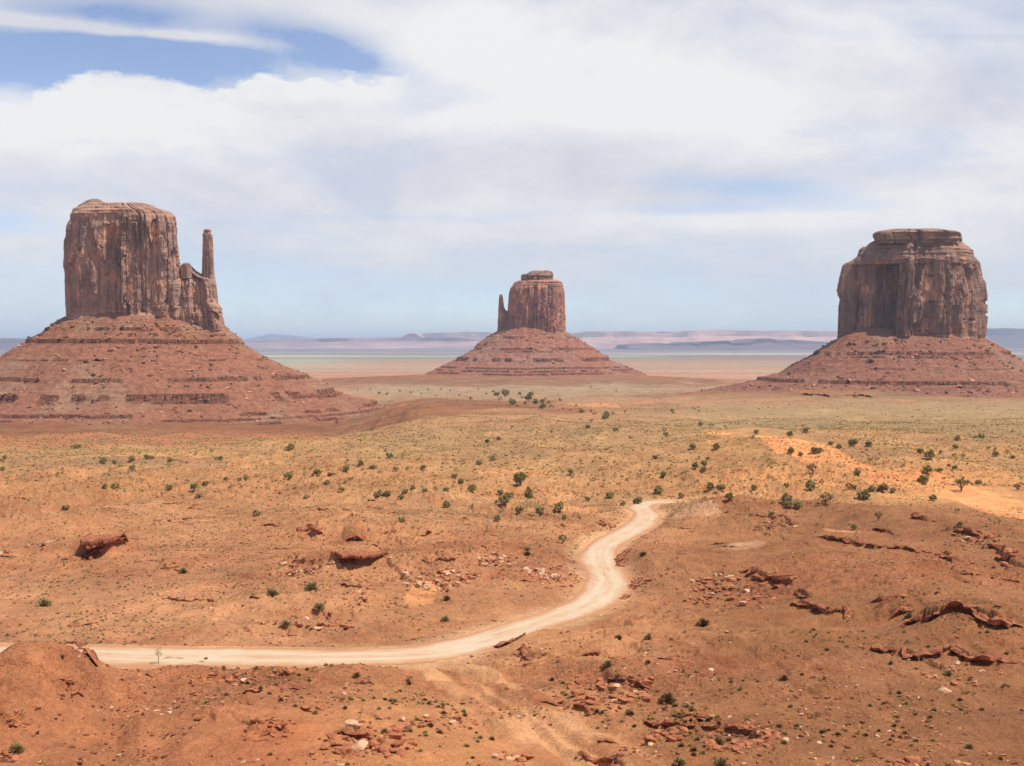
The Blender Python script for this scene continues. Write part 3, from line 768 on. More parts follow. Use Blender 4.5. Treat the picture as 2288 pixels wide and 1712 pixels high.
def albedo(x, y, px, py, rd):
    def C(c, k=0.86):
        q = np.array(lin(c, k)); g_ = q.mean() * 0.12
        return (q * 0.86 + g_ * np.array([1.0, 0.92, 0.8])) * np.array([1.19, 1.30, 1.18])
    n1 = vn2(x / 60, y / 60, 101) + 0.5 * vn2(x / 22, y / 22, 102) + 0.25 * vn2(x / 8, y / 8, 103)
    n2 = vn2(x / 90, y / 35, 104) + 0.5 * vn2(x / 30, y / 12, 105)
    pyn = py + 26 * n1 * ss(py, 860, 1000)
    pxn = px + 130 * n1
    def ramp(stops):
        ps = np.array([s[0] for s in stops]); cs = np.array([C(s[1]) for s in stops])
        return np.stack([np.interp(pyn, ps, cs[:, i]) for i in range(3)], 1)
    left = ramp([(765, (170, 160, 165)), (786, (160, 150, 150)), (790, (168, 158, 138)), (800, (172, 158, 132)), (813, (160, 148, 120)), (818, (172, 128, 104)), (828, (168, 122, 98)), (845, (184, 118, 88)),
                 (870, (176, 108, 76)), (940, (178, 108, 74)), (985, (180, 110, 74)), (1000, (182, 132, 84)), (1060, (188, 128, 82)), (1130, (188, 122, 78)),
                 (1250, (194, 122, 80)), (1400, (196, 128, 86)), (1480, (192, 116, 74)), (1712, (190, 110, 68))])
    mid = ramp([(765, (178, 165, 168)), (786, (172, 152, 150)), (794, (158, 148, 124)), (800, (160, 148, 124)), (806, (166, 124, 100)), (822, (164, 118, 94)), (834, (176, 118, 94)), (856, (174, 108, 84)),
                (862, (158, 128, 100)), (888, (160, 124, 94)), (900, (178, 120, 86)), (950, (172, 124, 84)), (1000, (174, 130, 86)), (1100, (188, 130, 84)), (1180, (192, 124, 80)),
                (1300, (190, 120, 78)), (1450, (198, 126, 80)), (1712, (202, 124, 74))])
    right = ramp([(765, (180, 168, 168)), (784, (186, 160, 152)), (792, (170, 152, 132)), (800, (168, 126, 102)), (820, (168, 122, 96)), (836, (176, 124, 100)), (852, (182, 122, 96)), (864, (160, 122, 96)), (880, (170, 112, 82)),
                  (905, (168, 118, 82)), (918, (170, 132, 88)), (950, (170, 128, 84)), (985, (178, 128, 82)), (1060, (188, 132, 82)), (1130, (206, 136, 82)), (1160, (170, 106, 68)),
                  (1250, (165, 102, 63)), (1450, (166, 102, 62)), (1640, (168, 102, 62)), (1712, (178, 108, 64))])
    wl = ss(pxn, 900, 620)[:, None]; wr = ss(pxn, 1420, 1640)[:, None]
    c = mid * (1 - wl - wr) + left * wl + right * wr
    # far bands
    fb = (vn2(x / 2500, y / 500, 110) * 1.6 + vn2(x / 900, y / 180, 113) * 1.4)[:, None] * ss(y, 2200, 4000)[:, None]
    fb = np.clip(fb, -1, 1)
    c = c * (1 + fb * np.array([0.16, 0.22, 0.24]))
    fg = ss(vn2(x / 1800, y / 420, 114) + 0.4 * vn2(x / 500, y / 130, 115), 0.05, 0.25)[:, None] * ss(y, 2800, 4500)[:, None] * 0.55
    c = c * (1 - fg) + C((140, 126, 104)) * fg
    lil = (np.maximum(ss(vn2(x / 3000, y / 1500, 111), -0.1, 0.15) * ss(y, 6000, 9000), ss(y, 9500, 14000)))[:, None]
    c = c * (1 - 0.75 * lil) + C((104, 84, 100)) * 0.75 * lil  # dark lilac: cloud shadow on the far plain put into the soil colour
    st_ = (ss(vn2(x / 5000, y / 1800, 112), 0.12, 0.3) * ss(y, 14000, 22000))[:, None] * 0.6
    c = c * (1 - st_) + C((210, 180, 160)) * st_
    # low red beds around the butte feet, thin and level
    zb_ = base_z(x, y)
    for (hp, hy, sxx, syy) in ((1120, 2860, 560, 330), (300, 1230, 420, 190), (1950, 1700, 300, 150), (900, 1400, 150, 260)):
        hx = (hp - 1144) / F * hy
        e_ = np.exp(-0.5 * (((x - hx) / sxx) ** 2 + ((y - hy) / syy) ** 2))
        w_ = (ss(e_ + 0.35 * n1, 0.25, 0.6))[:, None]
        band = (0.5 + 1.0 * vn2(x / 700, zb_ / 1.1 + n1 * 0.6, 130))[:, None]
        rc = C((152, 96, 60)) * band + C((118, 70, 44)) * (1 - band)
        c = c * (1 - 0.85 * w_) + rc * 0.85 * w_
    # red beds exposed in patches
    rb = (ss(n2, 0.12, 0.42) * ss(y, 1200, 500))[:, None] * 0.5
    c = c * (1 - rb) + C((176, 98, 62)) * rb
    # bare sand: the orange blowout dune and the pockets at right
    def ell(cx, cy, a, b_, rot=0, soft=0.35):
        P = march([(cx, cy)], base_z)[0]
        Q = march([(cx + a, cy + a * rot)], base_z)[0]
        A = abs(Q[0] - P[0])
        T = march([(cx, cy - b_)], base_z)[0]; Bq = march([(cx, cy + b_)], base_z)[0]
        B = abs(T[1] - Bq[1]) / 2
        sl = (Q[1] - P[1]) / max(A, 1)
        e = np.hypot((x - P[0]) / A, (y - P[1] - sl * (x - P[0])) / B) + 0.1 * n1
        return ss(e, 1 + soft * .35, 1 - soft * .35)
    sand = np.zeros(len(x))
    for e in ((1700, 1002, 120, 28, 0.05), (1800, 1024, 125, 22, 0.2), (1870, 1048, 50, 9, 0.2), (2200, 1130, 110, 26, 0.1), (2010, 1095, 80, 14, 0), (1180, 1105, 110, 18, 0),
              (1880, 1188, 44, 5, 0.15), (940, 1340, 36, 26, 0), (1280, 1140, 60, 14, 0), (1330, 905, 60, 5, 0), (1150, 1060, 90, 10, 0), (450, 1225, 60, 8, 0)):
        sand = np.maximum(sand, ell(*e) * (1.0 if e[0] > 1650 or e[2] == 36 else 0.45))
    c = c * (1 - 0.95 * sand[:, None]) + C((232, 148, 88), 0.86) * 0.95 * sand[:, None]
    wd, _, _, wt_ = line_dist(x, y, wash3)
    wmask = ss(wd + 3.5 * n1, 10, 5) * (y < 260)
    wr_ = (0.5 + vn2(wt_ / 12, wd * 0.5 + 7, 120))[:, None]
    wr_ = ss(wr_, 0.3, 0.7)
    wc = C((224, 152, 102)) * wr_ + C((196, 120, 76)) * (1 - wr_)
    c = c * (1 - 0.92 * wmask[:, None]) + wc * 0.92 * wmask[:, None]
    # dust and graded gravel beside the road
    dm = ss(rd + 2.6 * n1, 10, 4.0)
    c = c * (1 - 0.75 * dm[:, None]) + C((222, 160, 114), 0.92) * 0.75 * dm[:, None]
    for e in ((1510, 1146, 95, 15, 0.05), (1650, 1225, 60, 7, -0.2), (1290, 1262, 26, 12, 0)):
        q = ell(*e)[:, None] * 0.75
        c = c * (1 - q) + C((206, 146, 108)) * q
    grey = ell(250, 1045, 260, 9)[:, None] * 0.4
    c = c * (1 - grey) + C((158, 122, 102)) * grey
    warm_ = (ss(y, 380, 430) * ss(y, 2600, 2000))[:, None]
    c = c * (1 + warm_ * np.array([0.05, -0.03, -0.05]))
    veg = ss(pyn, 1250, 1150) * ss(pyn, 830, 880) * (1 - sand) * (1 - dm) * (0.55 + 0.9 * n2)
    veg = veg * (1 - 0.7 * ss(py, 1160, 1190) * ss(px, 1450, 1600))
    veg = np.clip(veg + 0.5 * ss(pyn, 1010, 960) * ss(pyn, 880, 900) * ss(pxn, 1200, 1500), 0, 1.3)
    rocky = ss(y, 900, 350) * (1 - sand) * (1 - wmask) * (1 - dm) * ss(n2, -0.25, 0.3)
    return c, np.stack([veg, rocky, sand], 1)
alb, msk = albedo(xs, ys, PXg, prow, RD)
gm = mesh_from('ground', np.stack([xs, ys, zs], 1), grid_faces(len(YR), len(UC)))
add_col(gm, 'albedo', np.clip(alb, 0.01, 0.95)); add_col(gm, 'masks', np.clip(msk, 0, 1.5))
link('ground', gm, M_GROUND, kind='structure')
print('ground', len(xs))

# road ribbon, 4 cm proud of the smoothed roadbed
nr = len(road3)
tan = np.gradient(road3[:, :2], axis=0); tan /= np.linalg.norm(tan, axis=1)[:, None] + 1e-9
for _ in range(3):
    tp = np.pad(tan, ((3, 3), (0, 0)), mode='edge')
    tan = np.stack([np.convolve(tp[:, i], np.ones(7) / 7, mode='valid') for i in (0, 1)], 1)
    tan /= np.linalg.norm(tan, axis=1)[:, None] + 1e-9
nor = np.stack([-tan[:, 1], tan[:, 0]], 1)
NCR = 15
vv = np.linspace(-1, 1, NCR)
halfw = ROAD_HALF + 0.8 * vn2(cum_road / 22, cum_road * 0, 5) + 0.5 * vn2(cum_road / 6, cum_road * 0, 6)
halfw = halfw * np.interp(np.interp(np.arange(nr), np.arange(nr), road3[:, 1]), [160, 200, 235, 300, 360, 400], [1.15, 1.0, 1.25, 1.2, 1.25, 0.8])
RX = road3[:, 0][:, None] + nor[:, 0][:, None] * vv[None] * halfw[:, None]
RY = road3[:, 1][:, None] + nor[:, 1][:, None] * vv[None] * halfw[:, None]
RZ = road3[:, 2][:, None] + 0.10 - 0.08 * np.abs(vv[None]) ** 4 + 0 * RX
rm = mesh_from('road', np.stack([RX.ravel(), RY.ravel(), RZ.ravel()], 1), grid_faces(nr, NCR))
add_col(rm, 'albedo', np.stack([np.repeat(cum_road / 60, NCR), np.tile((vv + 1) / 2, nr), np.zeros(nr * NCR)], 1))
link('road', rm, M_ROAD, kind='structure')

# ------------------------------------------------------------------ buttes
def P3(px, py, d):
    """point at depth d under a photo pixel"""
    a = (px - 1144) / F; b = -(py - 856) / F
    dy = b * math.sin(TH) + math.cos(TH); dz = b * math.cos(TH) - math.sin(TH)
    return a / dy * d, d, dz / dy * d
def zx(pts, d):
    q = sorted([(P3(a, b, d)[2], P3(a, b, d)[0]) for a, b in pts])
    return np.array([t[0] for t in q]), np.array([t[1] for t in q])

def column(name, left, right, d, depth, m, parent, rough=1.0, nphi=420, nz=180, expo=3.2, below=14, skew=0.0, seed=0, plan=None, slab=1.0, label=None, beds=(0.10, 0.88), grooves=None):
    zl, xl = zx(left, d); zr, xr = zx(right, d)
    z0 = min(zl[0], zr[0]) - below; z1 = min(zl[-1], zr[-1])
    zv = np.concatenate([np.linspace(z0, z1, nz)])
    Lx = np.interp(zv, zl, xl); Rx = np.interp(zv, zr, xr)
    cxx = (Lx + Rx) / 2; hw = np.maximum((Rx - Lx) / 2, 0.4)
    dep = depth * np.minimum(1, hw / hw[: max(3, nz // 2)].mean()) ** 0.8
    if beds[0] > 1: dep = depth * np.clip(0.55 + 0.6 * (zv - z0) / (z1 - z0), 0, 1.1) * np.where(zv > z1 - 0.12 * (z1 - z0), 0.9, 1)
    # finer sampling on the side that faces the camera
    u = np.linspace(0, 1, nphi, endpoint=False)
    phi = 2 * math.pi * u + 0.55 * np.sin(2 * math.pi * u - 0) * 0
    ph = -math.pi / 2 + 2 * math.pi * (u - 0.28 * np.sin(2 * math.pi * u) / (2 * math.pi) * 1.6)
    c, s = np.cos(ph), np.sin(ph)
    if plan is None:
        k = (np.abs(c) ** expo + np.abs(s) ** expo) ** (-1 / expo)
        ux, uy = c * k, s * k
    else:
        kx = np.array([q[0] for q in plan] + [plan[0][0]], float); ky = np.array([q[1] for q in plan] + [plan[0][1]], float)
        ang = np.unwrap(np.arctan2(ky, kx)); 
        # ray / polygon intersection
        rad = np.zeros(nphi)
        for i in range(len(plan)):
            ax, ay, bx, by = kx[i], ky[i], kx[i + 1], ky[i + 1]
            den = c * (by - ay) - s * (bx - ax)
            t = (ax * (by - ay) - ay * (bx - ax)) / np.where(np.abs(den) < 1e-9, 1e-9, den)
            w = (c * ay - s * ax) / np.where(np.abs(den) < 1e-9, 1e-9, -den)
            w = ((t * c - ax) * (bx - ax) + (t * s - ay) * (by - ay)) / ((bx - ax) ** 2 + (by - ay) ** 2)
            ok = (t > 0) & (w >= -1e-6) & (w <= 1 + 1e-6)
            rad = np.where(ok, np.maximum(rad, t), rad)
        ux, uy = c * rad, s * rad
        mxx = max(abs(ux.min()), abs(ux.max()))
    hw = hw * (1 - 0.35 * depth / d)
    PY_ = d + dep[:, None] * (uy[None] + skew * ux[None])
    PX_ = cxx[:, None] * (PY_ / d) + hw[:, None] * ux[None]
    PZ_ = np.broadcast_to(zv[:, None], PX_.shape).copy()
    nx, ny = c[None] + 0 * PX_, s[None] + 0 * PX_
    sc = hw.max() / 80.0 * rough
    q = 1.0 / max(sc, 0.12)
    A = sc
    X_, Y_ = PX_ * q, PY_ * q; Zq = PZ_ * q
    h = (PZ_ - z0) / (z1 - z0)
    arc = np.concatenate([[0], np.cumsum(np.hypot(np.diff(PX_[0]), np.diff(PY_[0])))])[None] * q
    fl = vn3(X_ / 34, Y_ / 34, Zq / 300, 1 + seed) * 10 + vn3(X_ / 14, Y_ / 14, Zq / 200, 2 + seed) * 4
    wv = 2.2 * vn3(X_ / 30, Y_ / 30, Zq / 25, 14 + seed) + 0.8 * vn3(X_ / 8, Y_ / 8, Zq / 9, 15 + seed)
    slabs = 0
    for k_, (wc, hc, ac) in enumerate(((27, 85, 11.0), (14, 46, 7.0), (8, 34, 3.2), (5, 13, 1.4))):
        av = (arc + wv) / wc + 0.5 * vn2(arc / (wc * 1.9), arc * 0, 60 + k_ + seed)
        ci_ = np.floor(av)
        zo = (Zq + 0.35 * hc * (2 * vn2(av * 2.3, Zq / hc * 0.7, 66 + k_)) - 0.5 * hc * np.abs((av - ci_) - 0.5)) / hc + 3 * _h(ci_, ci_ * 0, 0, 70 + k_ + seed)
        zi_ = np.floor(zo)
        slabs = slabs + ac * slab * (_h(ci_, zi_, 0, 80 + k_ + seed) - 0.5 + 0.6 * (_h(ci_, ci_ * 0, 0, 90 + k_ + seed) - 0.5))
        ed = np.minimum(av - ci_, 1 - av + ci_) * wc
        slabs = slabs - 1.6 * (k_ < 3) * np.exp(-(ed / 0.7) ** 2) * (_h(ci_, ci_ * 0, 0, 95 + k_) > 0.35)
    sm = vn3(X_ / 5, Y_ / 5, Zq / 6, 6 + seed) * 1.8 + vn3(X_ / 2.4, Y_ / 2.4, Zq / 3, 7 + seed) * 1.1
    pk = vn3(X_ / 11, Y_ / 11, Zq / 6, 16 + seed) + 0.35 * vn3(X_ / 4, Y_ / 4, Zq / 3, 17 + seed)
    wall = fl + slabs + sm - 2.0 - 5.0 * ss(pk, 0.36, 0.42)
    if grooves is not None:
        for (xb, xt, wb, wt2, gd, ztp) in grooves:
            pxv = 1144 + F * PX_ / PY_
            hg = np.clip((PZ_ - z0) / (P3(0, ztp, d)[2] - z0), 0, 1)
            cg = xb + (xt - xb) * hg; wg = wb + (wt2 - wb) * hg
            g = ss(np.abs(pxv - cg) / wg, 1.12, 0.85) * (s[None] < 0.1) * (pxv < 1999 - 6 * (1 - hg)) * ss(PZ_, P3(0, ztp - 4, d)[2], P3(0, ztp + 8, d)[2])
            wall = wall - gd * g / A
    bed = vn3(X_ / 60, Y_ / 60, Zq / 2.4, 8 + seed) * 4.6 + vn3(X_ / 9, Y_ / 9, Zq / 3.4, 9 + seed) * 3 + fl * 0.75 + slabs * 0.35 - 1.5
    fw = ss(h + 0.03 * vn3(X_ / 20, Y_ / 20, 0 * Zq, 12), beds[0] + 0.04, beds[0] - 0.02); hw_ = ss(h, beds[1] - 0.03, beds[1] + 0.03)
    dsp = wall * (1 - np.maximum(fw, hw_)) + (bed + 2.0 * fw) * np.maximum(fw, hw_)
    # keep the traced outline: damp the push where the wall is seen edge-on
    edge = 1 - 0.7 * np.abs(c[None]) ** 5
    dsp = dsp * A * edge
    PX_ = PX_ + nx * dsp; PY_ = PY_ + ny * dsp
    verts = np.stack([PX_.ravel(), PY_.ravel(), PZ_.ravel()], 1)
    faces = grid_faces(nz, nphi, True)
    # close the top with shrinking rings that follow rough ground
    top = verts[-nphi:]
    ctr = top.mean(0)
    rings = [verts]; base = len(verts); allf = [faces]
    prev = np.arange(base - nphi, base)
    for kf in (0.93, 0.75, 0.5, 0.25, 0.02):
        r_ = ctr + (top - ctr) * kf
        r_[:, 2] = z1 + (1 - kf) * 1.2 * sc + vn2(r_[:, 0] / (9 * sc), r_[:, 1] / (9 * sc), 33) * 1.6 * sc
        ids = np.arange(base, base + nphi); base += nphi
        rings.append(r_)
        nxt = np.roll(np.arange(nphi), -1)
        allf.append(np.stack([prev, prev[nxt], ids[nxt], ids], 1))
        prev = ids
    me = mesh_from(name, np.concatenate(rings), np.concatenate(allf), True)
    o = link(name, me, m, parent)
    if label: o['label'] = label
    return o, (PX_[0], PY_[0])

def talus(name, cx, cy, hx, hy, profs, ledges, m, parent, zf, nphi=900, nu=250, seed=0, gul=1.0, umax=None, expo=2.6, sc=1.0):
    """profs: dict left/right/front/back -> [(u, z)], u = distance outside the cliff foot"""
    u = np.linspace(0, 1, nphi, endpoint=False)
    ph = -math.pi / 2 + 2 * math.pi * (u - 0.45 * np.sin(2 * math.pi * u) / (2 * math.pi))
    c, s = np.cos(ph), np.sin(ph)
    kk_ = (np.abs(c / hx) ** expo + np.abs(s / hy) ** expo) ** (-1 / expo)
    um = max(p[-1][0] for p in profs.values())
    uv = np.concatenate([[-26 * sc, -12 * sc], np.linspace(0, 1, nu) ** 1.15 * um])
    ws = {'right': np.maximum(c, 0) ** 2, 'left': np.maximum(-c, 0) ** 2, 'front': np.maximum(-s, 0) ** 2, 'back': np.maximum(s, 0) ** 2}
    Zm = np.zeros((len(uv), nphi))
    for k, p in profs.items():
        pa = np.array(p, float)
        zz2 = np.interp(uv, pa[:, 0], pa[:, 1])
        zz2 = np.where(uv < 0, pa[0, 1] - uv * 0.5, zz2)
        Zm += zz2[:, None] * ws[k][None]
    R = kk_[None] + uv[:, None]
    PY_ = cy + R * s[None]; PX_ = cx * (1 + R * s[None] / cy * np.exp(-np.maximum(uv, 0) / 120)[:, None]) + R * c[None]
    q = 1 / sc
    # spurs and gullies running down slope, drifting in angle
    arc = ph[None] * 110 + 0 * R
    spur = vn2(arc / 34 + 0.5 * vn2(PX_ * q / 60, PY_ * q / 60, 3 + seed), uv[:, None] * q / 170, 4 + seed) * 13 + vn2(arc / 11, uv[:, None] * q / 90, 5 + seed) * 5
    body = ss(uv, -5, 30 * sc)[:, None] * (1 - 0.75 * ss(uv / um, 0.55, 1.0)[:, None])
    foot = ss(uv, -4, 8 * sc)[:, None]
    rub = vn2(PX_ * q / 6, PY_ * q / 6, 6 + seed) * 2.0 + vn2(PX_ * q / 2.6, PY_ * q / 2.6, 7 + seed) * 1.1 + vn2(PX_ * q / 18, PY_ * q / 18, 8 + seed) * 2.4
    Zm = Zm + sc * (spur * gul * 0.5 * body + rub * 0.75 * foot) + sc * vn2(arc / 26, 0 * arc, 9 + seed) * 9 * (1 - foot) * 1.0
    Z1 = Zm.copy(); BED_SHADE = np.zeros_like(Zm)
    for zl_, h, pres, sd in ledges:
        h = h * (1.25 if h < 2 else 1.0)
        lz = zl_ + sc * 1.5 * vn2(arc / 60, arc * 0, sd)
        dl = Zm - lz
        prs = np.clip(ss(vn2(arc / 30, 0 * arc + sd * 3.7, sd + 40) + 0.6 * vn2(arc / 7, 0 * arc, sd + 41), 0.34 - pres * 0.7, 0.46 - pres * 0.7), 0, 1)
        L = 4.5 * h
        add = np.where(dl >= 0, np.clip(1 - dl / L, 0, 1) ** 2 * h, -np.clip(1 + dl / L, 0, 1) ** 2 * h * 0.9)
        Z1 += add * prs
        BED_SHADE = np.maximum(BED_SHADE, prs * ss(dl, -1.1 * h, -0.2 * h) * ss(dl, 0.35 * h, 0.05 * h))  # riser band that takes the dark rock colour and its painted shade
    verts = np.stack([PX_.ravel(), PY_.ravel(), Z1.ravel()], 1)
    me = mesh_from(name, verts, grid_faces(len(uv), nphi, True)[:, ::-1], True)
    add_col(me, 'beds', np.repeat(BED_SHADE.ravel()[:, None], 3, 1))
    o = link(name, me, m, parent)
    return o, (PX_, PY_, Z1)

def empty(name, loc, **props):
    o = bpy.data.objects.new(name, None); COL.objects.link(o); o.location = loc
    o.empty_display_size = 5
    for k, v in props.items():
        if v: o[k] = v
    return o
def keep_world(root):
    for ch in root.children:
        ch.location = -root.location

CL_V, CL_W = lin((170, 134, 116), .97), lin((220, 160, 118), 1.0)
M_CL1 = mat_cliff('left_butte_sandstone', CL_V, CL_W, 30, 190, 1.0)
M_CL2 = mat_cliff('centre_butte_sandstone', lin((170, 118, 98), .95), lin((224, 150, 106), 1.0), 25, 190, 0.8, 40)
M_CL3 = mat_cliff('right_butte_sandstone', lin((146, 112, 97), .97), lin((212, 154, 112), .95), 0, 190, 0.9, 90)
M_TL = mat_talus('red_talus', lin((164, 107, 80), .8), lin((166, 124, 96), .8))
M_TL2 = mat_talus('far_red_talus', lin((168, 108, 84), .8), lin((168, 120, 96), .8), 0.6)
M_TL3 = mat_talus('right_red_talus', lin((160, 104, 80), .8), lin((160, 118, 94), .8), 0.85)
M_CAP = mat_cliff('pale_cap_beds', lin((142, 108, 88), .95), lin((196, 158, 126), .95), -400, -300, 1.6, 20)

# --- left butte with thumb ---------------------------------------------------
D1 = 1500.0
b1 = empty('sandstone_butte', (P3(300, 860, D1)[0], D1, -100), label='largest butte at left, flat-topped with a thin thumb of rock on its right shoulder', category='butte')
left1 = [(149, 712), (145, 650), (145, 610), (141, 596), (145, 545), (149, 512), (150, 505), (156, 500), (156, 483), (161, 471), (189, 459), (215, 458)]
right1 = [(402, 712), (404, 640), (402, 588), (399, 545), (398, 510), (395, 491), (388, 481), (363, 474), (341, 464), (330, 460)]
column('main_wall', left1, right1, D1, 60, M_CL1, b1, nphi=640, nz=260, seed=0, expo=4.2)
column('shoulder_wall', [(372, 722), (372, 640), (385, 606), (396, 597), (412, 590)], [(505, 732), (502, 724), (495, 690), (488, 679), (484, 640), (478, 628), (458, 622), (446, 615), (434, 603), (424, 592)], D1 - 2, 57, M_CL1, b1, nphi=420, nz=170, seed=3, expo=4.0, rough=1.6)
column('thumb_spire', [(447, 640), (451, 614), (452, 570), (453, 530), (452, 524), (455, 520), (455, 514), (459, 512)], [(484, 640), (479, 614), (477, 574), (475, 527), (471, 521), (472, 515), (468, 512)], D1 - 30, 8.5, M_CL1, b1, nphi=160, nz=150, expo=2.4, seed=5, rough=0.75, beds=(0.02, 0.93))
column('knob_rock', [(403, 606), (405, 592), (410, 588), (414, 587)], [(430, 606), (427, 592), (424, 588), (419, 587)], D1 - 35, 11, M_CL1, b1, nphi=90, nz=40, expo=2.2, seed=6, below=10, rough=2.2)
column('cap_rock', [(168, 474), (175, 460), (189, 452), (200, 447)], [(262, 474), (241, 463), (237, 455), (224, 447)], D1, 34, M_CAP, b1, nphi=260, nz=50, expo=2.4, seed=8, below=6, rough=0.9, beds=(0.0, 0.0))
column('cap_rock', [(240, 474), (262, 463), (290, 458)], [(372, 480), (342, 466), (310, 458)], D1, 36, M_CAP, b1, nphi=260, nz=40, expo=2.4, seed=9, below=6, rough=0.9, beds=(0.0, 0.0))
cx1 = (P3(147, 712, D1)[0] + P3(500, 712, D1)[0]) / 2
hx1 = (P3(502, 712, D1)[0] - P3(147, 712, D1)[0]) / 2
def pr(pts, d, edge_px):
    ex = P3(edge_px, 720, d)[0]
    return [(abs(P3(a, b, d)[0] - ex), P3(a, b, d)[2]) for a, b in pts]
R1 = pr([(502, 733), (526, 750), (557, 777), (598, 802), (664, 831), (716, 853), (747, 877), (790, 893), (850, 908), (900, 930)], D1, 502) + [(330, -112)]
L1 = pr([(147, 707), (76, 757), (0, 804), (-90, 850), (-200, 900)], D1, 147) + [(330, -112)]
FR1 = [(0, P3(325, 712, D1 - 60)[2])]
for py_, u_ in ((762, 46), (806, 92), (851, 128), (891, 158), (912, 182), (933, 205), (956, 232), (972, 252), (990, 280)):
    FR1.append((u_, (D1 - 66 - u_) * t_of(py_)))
FR1.append((330, FR1[-1][1] - 4))
zof = lambda py_, u_: (D1 - 66 - u_) * t_of(py_)
led1 = [(zof(735, 22), 1.6, 0.5, 1), (zof(748, 34), 1.3, 0.3, 2), (zof(763, 46), 2.6, 0.95, 3), (zof(806, 92), 0.9, 0.2, 4), (zof(851, 128), 2.2, 0.85, 5), (zof(891, 158), 3.8, 0.8, 6), (zof(898, 165), 1.5, 0.6, 16),
        (zof(933, 205), 1.4, 0.9, 7), (zof(944, 218), 1.0, 0.7, 10), (zof(956, 232), 1.2, 0.9, 8), (zof(980, 262), 1.0, 0.8, 9)]
T1 = talus('talus_slope', cx1, D1, hx1 + 2, 62, {'right': R1, 'left': L1, 'front': FR1, 'back': R1}, led1, M_TL, b1, terrain_z, seed=0, nphi=1300, nu=330)[1]
keep_world(b1)

# --- centre butte ------------------------------------------------------------
D2 = 3000.0
b2 = empty('sandstone_butte', (P3(1190, 850, D2)[0], D2, -100), label='smallest butte at centre with a slim spire on its left side', category='butte')
column('main_wall', [(1134, 745), (1134, 695), (1137, 660), (1140, 645), (1149, 632), (1158, 628), (1168, 627)], [(1266, 745), (1264, 715), (1261, 655), (1257, 632), (1252, 629), (1246, 627)], D2, 66, M_CL2, b2, nphi=420, nz=170, seed=11, rough=1.0)
column('spire', [(1111, 742), (1113.5, 697), (1115, 670), (1116, 661), (1117, 657)], [(1140, 742), (1138, 698), (1130, 693), (1126, 685), (1124, 664), (1122, 658)], D2 - 5, 12, M_CL2, b2, nphi=140, nz=110, expo=2.3, seed=12, rough=0.9, beds=(0.02, 0.97))
column('cap_rock', [(1170, 632), (1165, 624), (1165, 617), (1168, 614), (1180, 613), (1184, 608), (1192, 606)], [(1240, 632), (1236, 625), (1236, 613), (1232, 608), (1226, 604), (1215, 604)], D2 - 4, 40, M_CAP, b2, nphi=260, nz=60, expo=3.6, seed=13, below=5, rough=2.4, slab=2.0, beds=(0.0, 0.0))
cx2 = (P3(1111, 742, D2)[0] + P3(1266, 742, D2)[0]) / 2; hx2 = (P3(1266, 742, D2)[0] - P3(1111, 742, D2)[0]) / 2
R2 = pr([(1266, 744), (1285, 754), (1330, 781), (1362, 803), (1398, 819), (1428, 831), (1450, 842)], D2, 1266) + [(300, -150), (420, -170)]
L2 = pr([(1111, 740), (1098, 748), (1066, 768), (1057, 781), (1030, 797), (1000, 812), (960, 832)], D2, 1111) + [(300, -150), (420, -170)]
F2_ = [(0, (D2 - 66) * t_of(728))] + [(u_, (D2 - 66 - u_) * t_of(py_)) for py_, u_ in ((757, 50), (780, 95), (804, 145), (824, 200), (835, 250))] + [(420, -170)]
z2 = lambda py_, u_: (D2 - 66 - u_) * t_of(py_)
led2 = [(z2(754, 46), 2.5, 0.35, 21), (z2(780, 95), 2.5, 0.4, 22), (z2(786, 105), 2.0, 0.35, 23), (z2(804, 145), 4.5, 0.8, 24), (z2(824, 200), 2.0, 0.9, 25), (z2(831, 240), 1.6, 0.8, 26), (z2(838, 290), 2.0, 0.85, 27), (z2(850, 400), 2.0, 0.8, 28)]
T2 = talus('talus_slope', cx2, D2, hx2, 60, {'right': R2, 'left': L2, 'front': F2_, 'back': R2}, led2, M_TL2, b2, terrain_z, seed=20, sc=1.3, nphi=1000, nu=260, gul=0.8)[1]
keep_world(b2)

# --- right butte -------------------------------------------------------------
D3 = 1950.0
b3 = empty('sandstone_butte', (P3(2035, 880, D3)[0], D3, -95), label='massive domed butte at right with a stepped cap and shadowed clefts', category='butte')
l3 = [(1868, 765), (1869, 735), (1872, 667), (1875, 610), (1876, 583), (1895, 582), (1908, 579)]
plan3 = [(-1.0, 0.5), (-0.99, -0.18), (-0.60, -0.28), (-0.23, -0.38), (-0.19, -0.95), (0.0, -1.0), (0.5, -0.98), (0.85, -0.72), (1.0, -0.2), (0.95, 0.6), (0.5, 1.0), (-0.5, 1.0)]
G3 = [(1894, 1890, 8, 13, -24, 540), (1938, 1950, 12, 22, -28, 540), (1916, 1908, 6, 3, 14, 590), (1972, 1980, 6, 6, 10, 560)]
l3m = [(1868, 765), (1870, 735), (1873, 690), (1884, 640), (1893, 590), (1902, 581), (1914, 572), (1914, 561), (1925, 553)]
r3m = [(2201, 765), (2204, 690), (2202, 641), (2197, 610), (2192, 587), (2179, 573), (2177, 560), (2164, 551)]
column('main_wall', l3m, r3m, D3, 96, M_CL3, b3, nphi=640, nz=230, seed=31, plan=plan3, beds=(0.11, 0.84), slab=1.0, grooves=G3)
